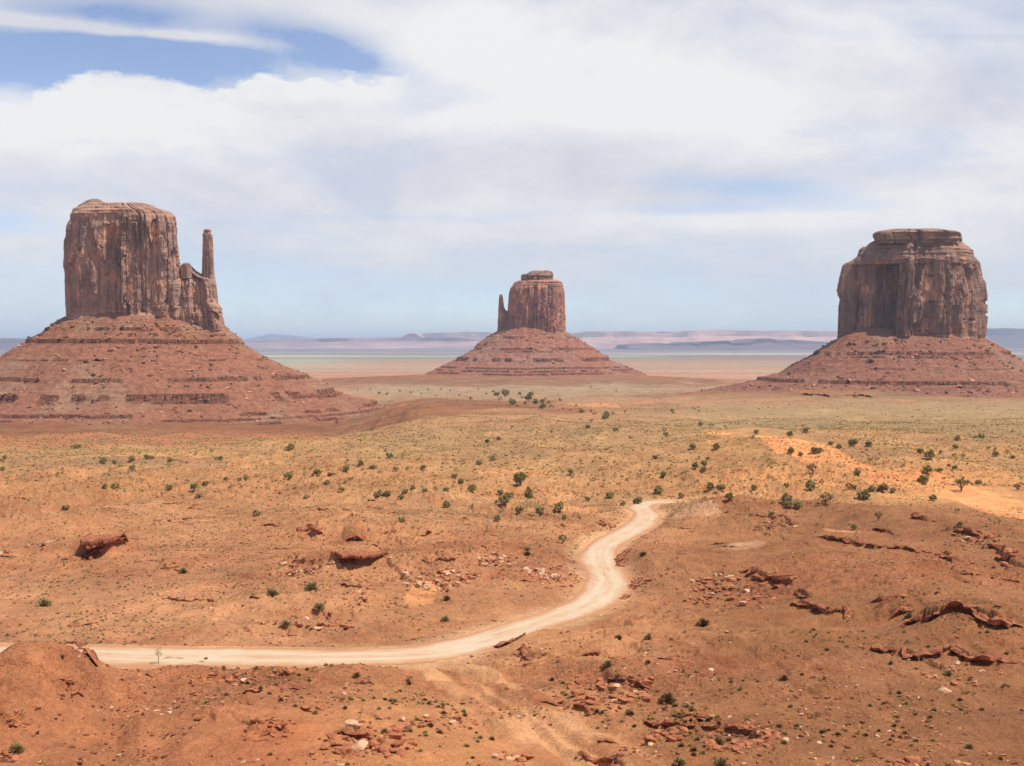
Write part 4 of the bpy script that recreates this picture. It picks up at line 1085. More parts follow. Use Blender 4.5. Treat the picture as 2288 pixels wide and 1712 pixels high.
column('upper_slope', [(1905, 590), (1914, 572), (1938, 548), (1950, 541), (1958, 538)], [(2186, 590), (2178, 572), (2176, 560), (2152, 543), (2142, 538)], D3, 84, M_CL3, b3, nphi=420, nz=70, seed=33, plan=[(-1.0, 0.5), (-0.99, -0.35), (-0.60, -0.62), (-0.2, -0.95), (0.5, -0.98), (0.85, -0.72), (1.0, -0.2), (0.95, 0.6), (0.5, 1.0), (-0.5, 1.0)], beds=(0.0, 0.0), below=4, rough=0.8)
column('cap_rock', [(1966, 545), (1960, 538), (1957, 531), (1957, 526), (1960, 522), (1985, 518), (2019, 516), (2040, 514.5)], [(2140, 545), (2150, 541), (2148, 532), (2143, 524), (2128, 521), (2105, 518), (2080, 515), (2060, 514.5)], D3, 62, M_CAP, b3, nphi=360, nz=60, expo=3.2, seed=34, below=5, rough=2.4, slab=2.0, beds=(0.0, 0.0))
cx3 = (P3(1868, 757, D3)[0] + P3(2201, 757, D3)[0]) / 2; hx3 = (P3(2201, 757, D3)[0] - P3(1868, 757, D3)[0]) / 2
R3 = pr([(2201, 757), (2256, 792), (2288, 815), (2370, 858), (2470, 890)], D3, 2201) + [(420, -115)]
L3 = pr([(1868, 757), (1823, 789), (1765, 823), (1742, 838), (1685, 853), (1620, 868), (1540, 882), (1460, 893)], D3, 1868) + [(420, -115)]
F3 = [(0, (D3 - 90) * t_of(748))] + [(u_, (D3 - 90 - u_) * t_of(py_)) for py_, u_ in ((789, 46), (820, 88), (857, 140), (874, 180), (888, 225), (898, 280), (906, 340))] + [(420, -115)]
z3 = lambda py_, u_: (D3 - 90 - u_) * t_of(py_)
led3 = [(z3(790, 46), 2.6, 0.75, 51), (z3(797, 56), 1.6, 0.4, 52), (z3(826, 96), 0.8, 0.4, 53), (z3(857, 140), 2.6, 0.85, 54), (z3(866, 160), 1.0, 0.3, 56), (z3(888, 225), 1.5, 0.2, 55)]
T3 = talus('talus_slope', cx3, D3, hx3, 88, {'right': R3, 'left': L3, 'front': F3, 'back': R3}, led3, M_TL3, b3, terrain_z, seed=50, nphi=1100, nu=280, sc=1.1)[1]
keep_world(b3)

# ------------------------------------------------------------------ far mesas
def mat_mesa(name, c1, c2, top, sc=1.0):
    m, n, b, pos = new_mat(name)
    bed = n.noise(n.scaled(pos, (0.04, 0.04, 1)), 0.045 * sc, 4, 0.65)
    pt = n.noise(pos, 0.0006 * sc, 5, 0.6)
    col = n.mix(n.step(n.m('ADD', n.m('MULTIPLY', bed, 0.5), n.m('MULTIPLY', pt, 0.5)), 0.42, 0.6), c1, c2)
    n.put(b.inputs['Base Color'], col)
    bump(n, b, n.noise(pos, 0.004, 5, 0.7), 60, 1.0)
    return m
M_MP = mat_mesa('pink_mesa', lin((172, 116, 98)), lin((228, 176, 150)), None)
M_MD = mat_mesa('cloud_shaded_mesa', lin((92, 74, 82)), lin((120, 94, 96)), None)  # cloud shadow over these distant mesas, painted in as a darker base colour
M_ML = mat_mesa('lilac_mesa', lin((140, 110, 112)), lin((190, 150, 140)), None)
def mesa(label, tops, d, depth, m, seed, name='mesa', cliff=0.35, slope=3.0, rough=1.0):
    px = np.linspace(tops[0][0], tops[-1][0], max(60, int((tops[-1][0] - tops[0][0]) * 0.9)))
    py = np.interp(px, [t[0] for t in tops], [t[1] for t in tops])
    X0 = (px - 1144) / F * d
    ztop = np.array([P3(a, b_, d)[2] for a, b_ in zip(px, py)])
    ztop = ztop + rough * 26 * vn2(X0 / 900, X0 * 0, seed) + rough * 12 * vn2(X0 / 300, X0 * 0, seed + 1)
    zb = -118.0
    H = np.maximum(ztop - zb, 8)
    en = np.minimum(ss(np.arange(len(px)), 0, 6), ss(np.arange(len(px))[::-1], 0, 6))
    pl = 1600 * vn2(X0 / 3200, X0 * 0, seed + 2) + 600 * vn2(X0 / 900, X0 * 0, seed + 3) + 250 * vn2(X0 / 350, X0 * 0, seed + 4)
    rows_ = [(-slope, 0.0, 1.0), (-slope * 0.55, 0.16, 1.1), (-slope * 0.22, 0.42, 1.25), (-0.08, 1 - cliff, 1.3), (0.0, 0.98, 1.3), (0.12, 1.0, 1.3), (depth / 300.0 + 1, 0.99, 0.6), (depth / 300.0 + 3, 0.0, 0.4)]
    Vv = []
    for k, (off, hz, pw) in enumerate(rows_):
        jit = vn2(X0 / 500, X0 * 0 + k, seed + 9) * 90
        y_ = d + off * 300 + pl * pw * 0.4 + jit
        z_ = zb + H * hz * en
        Vv.append(np.stack([X0, y_, z_], 1))
    me = mesh_from(name, np.concatenate(Vv), grid_faces(len(rows_), len(px)), False)
    return link(name, me, m, None, label=label, category='mesa')
mesa('long pink mesa on the horizon between the centre and right buttes', [(1200, 752), (1270, 746), (1310, 740), (1350, 741), (1400, 742), (1440, 741), (1500, 742), (1560, 738), (1640, 738), (1700, 738), (1880, 741), (2050, 745), (2160, 748)], 26000, 6000, M_MP, 200, rough=0.7)
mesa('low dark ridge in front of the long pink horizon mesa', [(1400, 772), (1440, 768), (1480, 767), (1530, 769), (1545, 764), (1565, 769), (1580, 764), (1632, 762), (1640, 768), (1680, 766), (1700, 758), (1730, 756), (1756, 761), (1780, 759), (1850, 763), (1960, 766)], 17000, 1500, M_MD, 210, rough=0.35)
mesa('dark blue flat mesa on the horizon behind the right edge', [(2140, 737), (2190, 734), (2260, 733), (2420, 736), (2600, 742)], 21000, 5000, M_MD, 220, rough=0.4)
mesa('lilac mesa on the horizon between the left and centre buttes', [(860, 756), (905, 752), (935, 749), (945, 744), (965, 743), (1000, 743), (1040, 741), (1090, 742), (1150, 745), (1200, 750)], 25000, 5000, M_ML, 230, rough=0.5)
mesa('tiny pink mesa left of the lilac mesa on the horizon', [(892, 756), (908, 748), (915, 745), (928, 745), (940, 752), (948, 757)], 23500, 600, M_MP, 240, rough=0.2)
mesa('long low lilac bench right of the left butte on the horizon', [(500, 764), (560, 762), (640, 757), (760, 755), (900, 753), (1000, 754), (1130, 756)], 21000, 4000, M_ML, 250, rough=0.3, slope=5)
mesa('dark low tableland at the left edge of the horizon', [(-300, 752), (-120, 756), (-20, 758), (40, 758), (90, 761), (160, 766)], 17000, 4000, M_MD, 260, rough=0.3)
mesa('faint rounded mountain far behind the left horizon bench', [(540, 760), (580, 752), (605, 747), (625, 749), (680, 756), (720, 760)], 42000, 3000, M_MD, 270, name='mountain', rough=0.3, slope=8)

# ------------------------------------------------------------------ rocks
def ico(sub):
    bm = bmesh.new(); bmesh.ops.create_icosphere(bm, subdivisions=sub, radius=1)
    v = np.array([q.co[:] for q in bm.verts]); f = np.array([[w.index for w in q.verts] for q in bm.faces]); bm.free()
    return v, f
ICO3, ICO2, ICO1 = ico(3), ico(2), ico(1)
def rock_shape(seed, flat=0.5, base=ICO2):
    r = np.random.default_rng(seed)
    v = base[0].copy() * 1.25
    for _ in range(9):
        nrm = r.normal(size=3); nrm[2] *= 0.7; nrm /= np.linalg.norm(nrm)
        dd = r.uniform(0.45, 0.85)
        t = v @ nrm
        v = v - np.outer(np.maximum(t - dd, 0), nrm)
    v[:, 2] = np.clip(v[:, 2], -0.75, 0.72)
    v = v + 0.05 * r.normal(size=v.shape)
    v *= np.array([r.uniform(0.8, 1.35), r.uniform(0.6, 1.0), flat * r.uniform(0.7, 1.2)])
    return v.astype(float), base[1]
RSH = [rock_shape(i, f) for i, f in enumerate((0.35, 0.5, 0.6, 0.4, 0.7, 0.45, 0.55, 0.8))]
RME = [mesh_from('rock', v, f, False) for v, f in RSH]
RMEP = [mesh_from('rock', v, f, False) for v, f in RSH]
for q in RME: q.materials.append(M_ROCK)
for q in RMEP: q.materials.append(M_ROCKP)

CLUST = [  # px track helper, centre, radii (crop px), n, size range m, pale share, zone phrase
 (c7, (1000, 410), (150, 60), 45, (0.3, 1.1), .1, 'on the near bench below the sapling'),
 (c7, (1180, 400), (90, 35), 28, (0.3, 1.1), .1, 'on the near bench beside the road at centre'),
 (c7, (1350, 540), (80, 40), 14, (0.3, 1.2), .1, 'on the near bench above the bottom blocks'),
 (c7, (1160, 640), (120, 38), 30, (0.3, 1.2), 0, 'among the thick blocks on the near bench'),
 (c7, (1580, 700), (260, 75), 110, (0.3, 1.6), .05, 'in the block field at the bottom centre'),
 (c7, (290, 480), (40, 40), 16, (0.3, 0.9), 0, 'against the near left mound'),
 (c7, (90, 600), (70, 30), 18, (0.2, 0.8), 0, 'on the slope of the near left mound'),
 (c7, (30, 750), (40, 30), 14, (0.3, 1.1), 0, 'in the bottom left corner'),
 (c7, (600, 740), (90, 30), 16, (0.2, 0.7), 0, 'low on the smooth near slope at left'),
 (c7, (360, 310), (70, 35), 26, (0.3, 1.0), .2, 'on the near mound rim by the road'),
 (c7, (1870, 610), (190, 60), 55, (0.25, 1.0), .3, 'left of the sandy wash near the bottom'),
 (c7, (880, 500), (80, 60), 16, (0.3, 0.8), 0, 'in the middle of the near bench'),
 (c7, (1410, 180), (180, 60), 60, (0.3, 1.3), .3, 'on the tilted slabs across the road'),
 (c7, (1700, 110), (70, 30), 20, (0.3, 1.2), .2, 'beside the dry gully across the road'),
 (c7, (400, 195), (110, 20), 22, (0.3, 1.0), .3, 'on the cracked ledge across the road at left'),
 (c8, (480, 560), (240, 85), 170, (0.3, 1.4), .05, 'in the boulder field right of the wash'),
 (c8, (980, 140), (230, 90), 130, (0.5, 1.8), .15, 'in the boulder field on the slope beyond the road'),
 (c8, (1050, 760), (170, 60), 110, (0.3, 1.2), .05, 'below the long red rim at the bottom'),
 (c8, (740, 740), (120, 35), 40, (0.3, 1.3), .0, 'along the red rim at the bottom right of the wash'),
 (c8, (1910, 490), (110, 80), 60, (0.2, 1.0), .6, 'around the grey bush on the brown right slope'),
 (c8, (280, 80), (140, 40), 70, (0.4, 1.4), .35, 'on the stony slope left of the road bend'),
 (c8, (1550, 480), (300, 110), 90, (0.15, 0.6), .5, 'scattered down the brown right slope'),
 (c8, (70, 820), (90, 28), 30, (0.3, 1.1), .3, 'at the bottom edge in the sandy wash'),
 (c8, (120, 400), (110, 40), 26, (0.3, 0.9), .1, 'on the cut bank below the road'),
 (c8, (2060, 500), (140, 60), 50, (0.2, 0.8), .2, 'near the right edge below the long ledge'),
 (c8, (1750, 840), (120, 12), 10, (0.4, 1.2), 0, 'at the bottom edge on the right'),
 (c8, (680, 60), (170, 40), 40, (0.4, 1.2), .1, 'on the slope right of the road bend'),
 (c5, (650, 1350), (250, 90), 170, (0.5, 1.6), .6, 'in the pale boulder field left of the road'),
 (c5, (980, 1240), (150, 55), 110, (0.5, 1.4), .6, 'in the upper pale boulder field'),
 (c5, (1330, 1320), (180, 55), 100, (0.5, 1.4), .5, 'on the bank left of the road bend'),
 (c5, (100, 1420), (130, 120), 50, (0.5, 1.3), .3, 'on the rocky rise above the tilted slabs'),
 (c5, (1720, 1000), (80, 30), 20, (0.5, 1.6), .1, 'beside the upper road before the trees'),
 (c5, (1900, 1370), (100, 40), 24, (0.4, 1.1), .1, 'on the bank right of the widest road bend'),
 (c4, (1950, 930), (160, 70), 80, (0.6, 1.6), .4, 'above the tilted slabs left of the road'),
 (c4, (260, 820), (130, 40), 40, (0.5, 1.4), .4, 'below the overhanging bluff at left'),
 (c4, (40, 840), (60, 30), 16, (0.6, 2.0), .3, 'at the left edge below the bluff'),
 (c4, (600, 780), (60, 40), 18, (0.7, 2.0), .3, 'in the shadow of the overhanging bluff'),
 (c6, (640, 1000), (160, 50), 50, (0.6, 1.5), .1, 'on the rounded mound right of the upper bend'),
 (c6, (1900, 1090), (180, 60), 50, (0.6, 1.8), .1, 'below the skyline ledges near the right edge'),
 (c6, (2100, 1220), (80, 50), 26, (0.6, 2.0), .0, 'around the dark overhang near the right edge'),
 (c6, (300, 1370), (180, 80), 70, (0.5, 1.6), .2, 'beside the dark ledge on the slope beyond the road'),
]
rk = []
for ci, (cf, (cx_, cy_), (ra, rb_), n_, (s0, s1), pale, zone) in enumerate(CLUST):
    t = RNG.uniform(0, 2 * math.pi, n_); r = np.sqrt(RNG.uniform(0, 1, n_)) * (0.6 + 0.4 * RNG.uniform(0, 1, n_))
    pts = [cf((cx_ + ra * rr * math.cos(a) * 1.1, cy_ + rb_ * rr * math.sin(a)))[0] for a, rr in zip(t, r)]
    w3 = march(pts, rough_z, 85, 600, 500)
    sz = 1.3 * (s0 + (s1 - s0) * RNG.power(0.45, n_) ** 1.5)
    for p, s_ in zip(w3, sz):
        rk.append([p[0], p[1], s_, ci, 1 if RNG.uniform() < pale else 0])
# sparse rocks everywhere
ns = 26000
yy_ = 88 * (430 / 88) ** RNG.uniform(0, 1, ns); xx_ = (RNG.uniform(-0.5, 0.5, ns)) * yy_
keep = vn2(xx_ / 18, yy_ / 18, 88) + 0.5 * vn2(xx_ / 6, yy_ / 6, 89) > 0.03
for a, b_, k_ in zip(xx_, yy_, keep):
    if k_: rk.append([a, b_, 0.12 + 0.7 * RNG.uniform() ** 3.5, -1, 1 if RNG.uniform() < .25 else 0])
# rocks strewn under each ledge
for P, (tr, h, lab) in zip(LT, LEDGES):
    if h > 3: continue
    Lk = np.linalg.norm(np.diff(P[:, :2], axis=0), axis=1).sum()
    for _ in range(int(Lk * 1.3)):
        t = RNG.uniform() * (len(P) - 1); i = int(t); f = t - i
        q = P[i] * (1 - f) + P[min(i + 1, len(P) - 1)] * f
        rk.append([q[0] + RNG.normal() * 0.6, q[1] - abs(RNG.normal()) * 2.2 - 0.3, h * (0.15 + 0.45 * RNG.uniform() ** 2), -1, 0])
rk = np.array(rk)
rz = terrain_z(rk[:, 0], rk[:, 1]); rdd = road_dist(rk[:, 0], rk[:, 1])[0]
ok = rdd > 5.5
rk, rz = rk[ok], rz[ok]
appar = rk[:, 2] / rk[:, 1] * F
pxk = 1144 + F * rk[:, 0] / rk[:, 1]; pyk = 856 + F * np.tan(np.arctan(-rz / rk[:, 1]) - TH)
appar = np.where((pxk > 5) & (pxk < 2283) & (pyk < 1705) & (rk[:, 3] >= 0), appar, 0)
order = np.argsort(-appar)
big = order[:290]
ORD = ['largest', 'second largest', 'third largest', 'fourth largest', 'fifth largest', 'sixth largest', 'seventh largest', 'eighth largest']
seen = {}
for i in big:
    ci = int(rk[i, 3]); rank = seen.get((ci, rk[i, 4]), 0); seen[(ci, rk[i, 4])] = rank + 1
    zone = CLUST[ci][6]; tone = 'pale buff' if rk[i, 4] else 'brick red'
    k = (i * 7) % 8
    o = link('rock', (RMEP if rk[i, 4] else RME)[k], None, None, category='rock')
    s_ = rk[i, 2] * 0.5
    o.location = (rk[i, 0], rk[i, 1], rz[i] + s_ * 0.16)
    o.rotation_euler = (RNG.normal() * 0.12, RNG.normal() * 0.12, RNG.uniform(0, 6.28))
    o.scale = (s_, s_, s_)
    if rank < 8:
        o['label'] = f'{ORD[rank]} {tone} rock {zone}'
    else:
        o['label'] = f'small {tone} rock {zone}'
    o['group'] = f'{tone} rocks {zone}'

def scatter_mesh(name, temps, P, S, m, mats_idx=None, tilt=0.12, sq=None, smooth=False, kind='stuff', **props):
    """join many copies of small templates into one mesh of uncountable stuff"""
    Vs, Fs = [], []; off = 0
    tid = RNG.integers(0, len(temps), len(P))
    for t, (tv, tf) in enumerate(temps):
        sel = np.where(tid == t)[0]
        if not len(sel): continue
        a = RNG.uniform(0, 2 * math.pi, len(sel)); c, s = np.cos(a), np.sin(a)
        sx_ = S[sel][:, None] * (RNG.uniform(0.8, 1.25, (len(sel), 1))); sz_ = S[sel][:, None] * (RNG.uniform(0.75, 1.2, (len(sel), 1)))
        x = tv[None, :, 0] * sx_; y = tv[None, :, 1] * sx_; z = tv[None, :, 2] * sz_
        V_ = np.stack([x * c[:, None] - y * s[:, None], x * s[:, None] + y * c[:, None], z], -1)
        V_[..., 2] += (RNG.normal(size=(len(sel), 1)) * tilt) * V_[..., 0]
        V_ += P[sel][:, None, :]
        Fs.append((tf[None] + (np.arange(len(sel)) * len(tv))[:, None, None] + off).reshape(-1, tf.shape[1]))
        Vs.append(V_.reshape(-1, 3)); off += len(sel) * len(tv)
    me = mesh_from(name, np.concatenate(Vs), np.concatenate(Fs), smooth)
    return link(name, me, m, None, kind=kind, **props)

rest = np.setdiff1d(np.arange(len(rk)), big)
RS1 = [rock_shape(i + 50, f, ICO1) for i, f in enumerate((0.4, 0.55, 0.7, 0.5, 0.35))]
for pv, mm, nm, lb in ((0, M_ROCK, 'red_rubble', 'countless small brick red stones strewn over the near slopes'), (1, M_ROCKP, 'pale_rubble', 'countless small pale stones strewn over the near slopes')):
    s = rest[rk[rest, 4] == pv]
    scatter_mesh(nm, RS1, np.stack([rk[s, 0], rk[s, 1], rz[s] + rk[s, 2] * 0.08], 1), rk[s, 2] * 0.5, mm, label=lb, category='rubble')

# boulders on the three talus slopes
def scree(T, n, smax, label, seed, d, px_rng):
    PX_, PY_, PZ_ = T
    r = np.random.default_rng(seed)
    nr_, nc_ = PX_.shape
    i = (r.uniform(0.04, 0.9, n) * nr_).astype(int); j = r.integers(0, nc_, n)
    x, y, z = PX_[i, j], PY_[i, j], PZ_[i, j]
    px = 1144 + F * x / y
    cl = vn2(x / 45, y / 45, seed) + 0.3 * (px - px_rng[0]) / (px_rng[1] - px_rng[0])
    k = (y < d + 60) & (cl > -0.12 + 0.3 * r.uniform(-1, 1, n))
    s = 0.8 + smax * r.uniform(0, 1, n) ** 6
    P = np.stack([x, y, z + s * 0.1], 1)[k]
    scatter_mesh('scree', RS1, P, s[k] * 0.55, M_BOULD, tilt=0.2, label=label, category='scree')
scree(T1, 8000, 6.0, 'broken boulders lying over the talus of the left butte', 3, D1, (0, 800))
scree(T2, 3500, 9.0, 'broken boulders lying over the talus of the centre butte', 4, D2, (1000, 1500))
scree(T3, 7000, 9.0, 'broken boulders lying over the talus of the right butte', 5, D3, (2300, 1600))

# ledges as chains of jagged slabs
def ledge(P, h, label, seed):
    h = h * 1.0
    P = catmull(P, 0.5 if h < 3 else 1.6) if len(P) > 1 else P
    r = np.random.default_rng(seed)
    n = len(P)
    tx = np.gradient(P[:, 0]); ty = np.gradient(P[:, 1]); L = np.hypot(tx, ty) + 1e-9
    nx, ny = -ty / L, tx / L
    sgn = 1 if (P[-1, 0] - P[0, 0]) >= 0 else -1            # towards the far side
    nx, ny = nx * sgn, ny * sgn
    ks = np.ones(9) / 9
    if n > 9:
        nx = np.convolve(np.pad(nx, 4, mode='edge'), ks, mode='valid'); ny = np.convolve(np.pad(ny, 4, mode='edge'), ks, mode='valid')
    ll = np.hypot(nx, ny) + 1e-6; nx /= ll; ny /= ll
    off = np.zeros(n); th = np.zeros(n); i = 0
    while i < n:
        w = int(r.integers(2, 8)); off[i:i + w] = r.uniform(-0.9, 0.6) * h; th[i:i + w] = r.uniform(0.45, 1.25) * h
        if r.uniform() < 0.06: th[i:i + w] *= 0.4; off[i:i + w] += 0.8 * h
        th[i] *= 0.45; off[i] += 0.55 * h          # open joint between two blocks
        i += w
    tp = np.minimum(np.arange(n), np.arange(n)[::-1]) / 6.0
    th = th * np.clip(tp, 0.15, 1)
    bx = P[:, 0] + nx * off; by = P[:, 1] + ny * off
    zg = terrain_z(bx - nx * 1.2, by - ny * 1.2)
    zb_ = terrain_z(bx + nx * 1.0 * h, by + ny * 1.0 * h)
    zt = np.maximum(zg + 0.3 * th, np.minimum(zg + 1.3 * th, zb_ + 0.12 * th))
    jit = lambda a: r.normal(size=n) * a * h * 1.9
    prof_ = [(-0.15, -0.7, 0), (0.30, 0.02, .05), (0.35, 0.35, .06), (-0.30, 0.55, .07), (-0.36, 0.95, .06), (0.0, 1.03, .05), (0.5, 0.98, .08), (1.3, 0.6, 0.1), (2.2, -0.9, 0)]
    Vv = []
    for dd, hz, ja in prof_:
        x = bx + nx * (dd * h) + jit(ja); y = by + ny * (dd * h) + jit(ja)
        z = zg + (zt - zg) * hz + jit(ja * 0.6)
        if dd >= 1.2:
            z = np.minimum(z, terrain_z(x, y) + 0.05 * h if dd < 2 else terrain_z(x, y) - 0.6)
        Vv.append(np.stack([x, y, z], 1))
    me = mesh_from('rock_ledge', np.concatenate(Vv), grid_faces(len(prof_), n), False)
    link('rock_ledge', me, M_ROCK, None, label=label, category='rock ledge', group='ledges of red rock' if 'small broken shelf' not in label else 'shelves ' + label[31:])
for i, (P, (tr, h, lab)) in enumerate(zip(LT, LEDGES)):
    ledge(P, h, lab, 300 + i)

# the two undercut bluffs: hard roof slab over a deep recess, backed into the slope
def bluff(px, py, w, hgt, lb, seed):
    c0 = BL[seed - 1]; g0 = BG[seed - 1]
    root = empty('rock_bluff', (c0[0], c0[1], g0 - 0.12 * hgt), label=lb, category='bluff')
    m_ = 90
    t = np.linspace(-1, 1, m_)
    lay = [(-0.25, 0.12, 0.10), (0.12, 0.28, 0.34), (0.28, 0.40, 0.62), (0.40, 0.52, 0.55), (0.52, 0.66, 0.86), (0.66, 0.80, 0.10), (0.80, 1.0, -0.16)]
    for k, (z0_, z1_, back) in enumerate(lay):
        xx = t * w / 2 * (1 + 0.05 * k) + 0.03 * w * k
        blk = np.floor(vn2(t * 5 + k * 3.3, t * 0 + seed, 7) * 6) / 6 * 0.55 * hgt + vn2(t * 16, t * 0 + k, seed) * 0.3 * hgt
        end = (np.abs(t) ** 3) * hgt * 1.7
        yf = back * hgt + blk + end
        sag = vn2(t * 3, t * 0 + k * 2.2, 9 + seed) * 0.10 * hgt
        deep = hgt * 2.4
        rows2 = [np.stack([xx, 0 * t + deep, z0_ * hgt + 0 * t], 1), np.stack([xx, yf + 0.06 * hgt, z0_ * hgt + sag], 1), np.stack([xx, yf, (z0_ * .6 + z1_ * .4) * hgt + sag], 1),
                 np.stack([xx, yf + 0.03 * hgt, z1_ * hgt + sag], 1), np.stack([xx, np.maximum(yf + 0.5 * hgt, deep * 0.5), (z1_ + (0.03 if k == 6 else 0)) * hgt + sag * .5], 1), np.stack([xx, 0 * t + deep, (z1_ - (0.5 if k == 6 else 0)) * hgt + 0 * t], 1)]
        me = mesh_from('rock_layer', np.concatenate(rows2), grid_faces(6, m_), False)
        link('rock_layer', me, M_ROCK, root)
bluff(194, 1244, 7.0, 5.6, 'overhanging layered rock bluff with black shadow beneath, standing out at left', 1)
bluff(778, 1284, 10.0, 3.2, 'low undercut bluff with a thick roof slab, left of the road at centre', 2)

# ------------------------------------------------------------------ vegetation templates
def leaf_cloud(seed, n_cl, n_leaf, rx, rz_, zc, leaf, spread=0.2, upper=0.0):
    r = np.random.default_rng(seed)
    V_, F_ = [], []
    for k in range(n_cl):
        a = r.uniform(0, 2 * math.pi); ct = r.uniform(-0.75 + upper, 1.0); st_ = math.sqrt(max(0, 1 - ct * ct)); rr = r.uniform(0.45, 1.0) ** 0.6
        c = np.array([math.cos(a) * st_ * rx * rr, math.sin(a) * st_ * rx * rr, zc + ct * rz_ * rr])
        nl = n_leaf
        d = r.normal(size=(nl, 3)); d /= np.linalg.norm(d, axis=1)[:, None]
        p = c + d * (r.uniform(0.4, 1.0, (nl, 1)) * spread * r.uniform(0.7, 1.3))
        t1 = r.normal(size=(nl, 3)); t1 /= np.linalg.norm(t1, axis=1)[:, None]
        t2 = np.cross(t1, d); t2 /= np.linalg.norm(t2, axis=1)[:, None] + 1e-9
        l = leaf * r.uniform(0.6, 1.4, (nl, 1))
        tri = np.stack([p - t2 * l * 0.5, p + t2 * l * 0.5, p + t1 * l], 1)
        b_ = len(V_) * 0
        V_.append(tri.reshape(-1, 3))
    V_ = np.concatenate(V_)
    F_ = np.arange(len(V_)).reshape(-1, 3)
    return V_, F_
def tube(pts, rads, n=7):
    pts = np.array(pts, float); V_ = []; 
    for i, (p, r_) in enumerate(zip(pts, rads)):
        t = pts[min(i + 1, len(pts) - 1)] - pts[max(i - 1, 0)]; t /= np.linalg.norm(t) + 1e-9
        a = np.cross(t, (0.3, 1, 0.1)); a /= np.linalg.norm(a); b_ = np.cross(t, a)
        an = np.arange(n) / n * 2 * math.pi
        V_.append(p + r_ * (np.cos(an)[:, None] * a + np.sin(an)[:, None] * b_))
    return np.concatenate(V_), grid_faces(len(pts), n, True)
def join(parts):
    V_, F_, o = [], [], 0
    for v, f in parts:
        V_.append(v); F_.append(f + o); o += len(v)
    return np.concatenate(V_), np.concatenate(F_)
def trunk_shape(seed, h=0.55, n_limb=4, r0=0.06):
    r = np.random.default_rng(seed)
    out = [tube([(0, 0, -0.08), (0.01, 0.0, 0.1), (0.03, -0.02, 0.25), (0.0, 0.02, h)], [r0 * 1.3, r0, r0 * 0.8, r0 * 0.4])]
    for k in range(n_limb):
        a = k / n_limb * 6.28 + r.uniform(-.4, .4); l = r.uniform(0.3, 0.42)
        z0_ = r.uniform(0.12, 0.28)
        out.append(tube([(0.02, 0, z0_), (math.cos(a) * l * .5, math.sin(a) * l * .5, z0_ + 0.16), (math.cos(a) * l, math.sin(a) * l, z0_ + 0.40)], [r0 * .6, r0 * .45, r0 * .2], 6))
    return join(out)
# unit trees: width 1, height about 0.85
JT = []
for k in range(5):
    cv = leaf_cloud(400 + k, 34, 34, 0.42, 0.36, 0.42 + 0.03 * (k % 3), 0.085, 0.13, 0.05)
    JT.append((mesh_from('trunk', *trunk_shape(500 + k)), mesh_from('crown', *cv, False)))
    JT[-1][0].materials.append(M_TRUNK); JT[-1][1].materials.append(M_JUN)
cv = leaf_cloud(420, 20, 22, 0.42, 0.26, 0.60, 0.07, 0.12, 0.3)
JT.append((mesh_from('trunk', *trunk_shape(520, 0.6, 6)), mesh_from('crown', *cv, False)))
JT[-1][0].materials.append(M_TRUNK); JT[-1][1].materials.append(M_JUN2)
FARJ = []
for k in range(3):
    me = mesh_from('juniper_tree', *join([leaf_cloud(430 + k, 12, 20, 0.40, 0.34, 0.45, 0.12, 0.16, 0.1)]), False); me.materials.append(M_JUN); FARJ.append(me)

TREES = []
def T(cf, s_, pts, fam=''):
    for p in pts:
        q = cf((p[0], p[1]))[0]
        TREES.append((q[0], q[1] + 0, p[2] * s_, p[3] if len(p) > 3 else 0))
T(c5, .3505, [(315,583,50),(130,632,45),(40,666,55),(205,650,45),(247,672,25),(355,668,40,5),(430,660,30),(528,655,40),(888,626,50),(972,596,40),(730,708,45),(770,744,46),(1150,755,95),
 (677,798,44),(842,798,62),(540,798,45),(463,786,40),(415,800,40),(388,843,50),(245,836,60),(295,826,60),(680,897,55),(1020,818,50),(1085,830,55),(1045,880,80),(1205,842,70),(1200,800,40),(1143,938,58),(1275,940,68),(1395,924,70),
 (1472,686,42),(1620,727,30),(1578,854,36),(1722,836,62),(1805,876,40),(1895,864,64),(2028,808,66),(2062,712,46),(2008,586,42),(2175,834,42),(35,742,32),(72,730,30),(8,802,42),
 (938,484,36),(1010,468,36),(1097,388,22),(812,456,20),(1350,420,28),(1578,392,36),(1602,350,28),(1755,410,36),(1850,460,25),(2075,444,38),(2068,412,30),(1000,985,50),(392,995,50),(1430,970,40),(1195,1180,45),(1420,1125,60,5),
 (995,872,34),(45,610,24),(290,540,22),(133,475,20),(170,545,20),(500,385,18)])
T(c5, .3505, [(1700,318,50),(1690,332,50),(1740,306,30),(1620,306,28),(1540,292,40),(2115,290,30),(2125,300,28),(835,214,28),(1100,240,50),(1200,215,55),(1290,266,55),(1245,238,44),(1050,190,60),(1330,244,34),(1215,190,44),(1000,186,42),(1140,184,34),(1505,255,22),
 (1400,222,28),(980,168,28),(1020,215,30),(1350,262,34),(1290,232,40),(1160,205,26),(1085,215,26),(1310,212,24),(1130,258,26),(1180,240,30),(930,180,20),(880,150,18),(760,185,18),(700,160,18),(640,150,18),(520,175,22),(450,172,20),(380,160,20),(300,180,24),(250,175,22),(190,150,16),(110,150,16),
 (1470,280,20),(1600,290,22),(1820,290,20),(1660,240,14),(1760,160,16),(1880,270,14),(1600,135,14),(1420,270,18),(560,150,18),(610,190,16)])
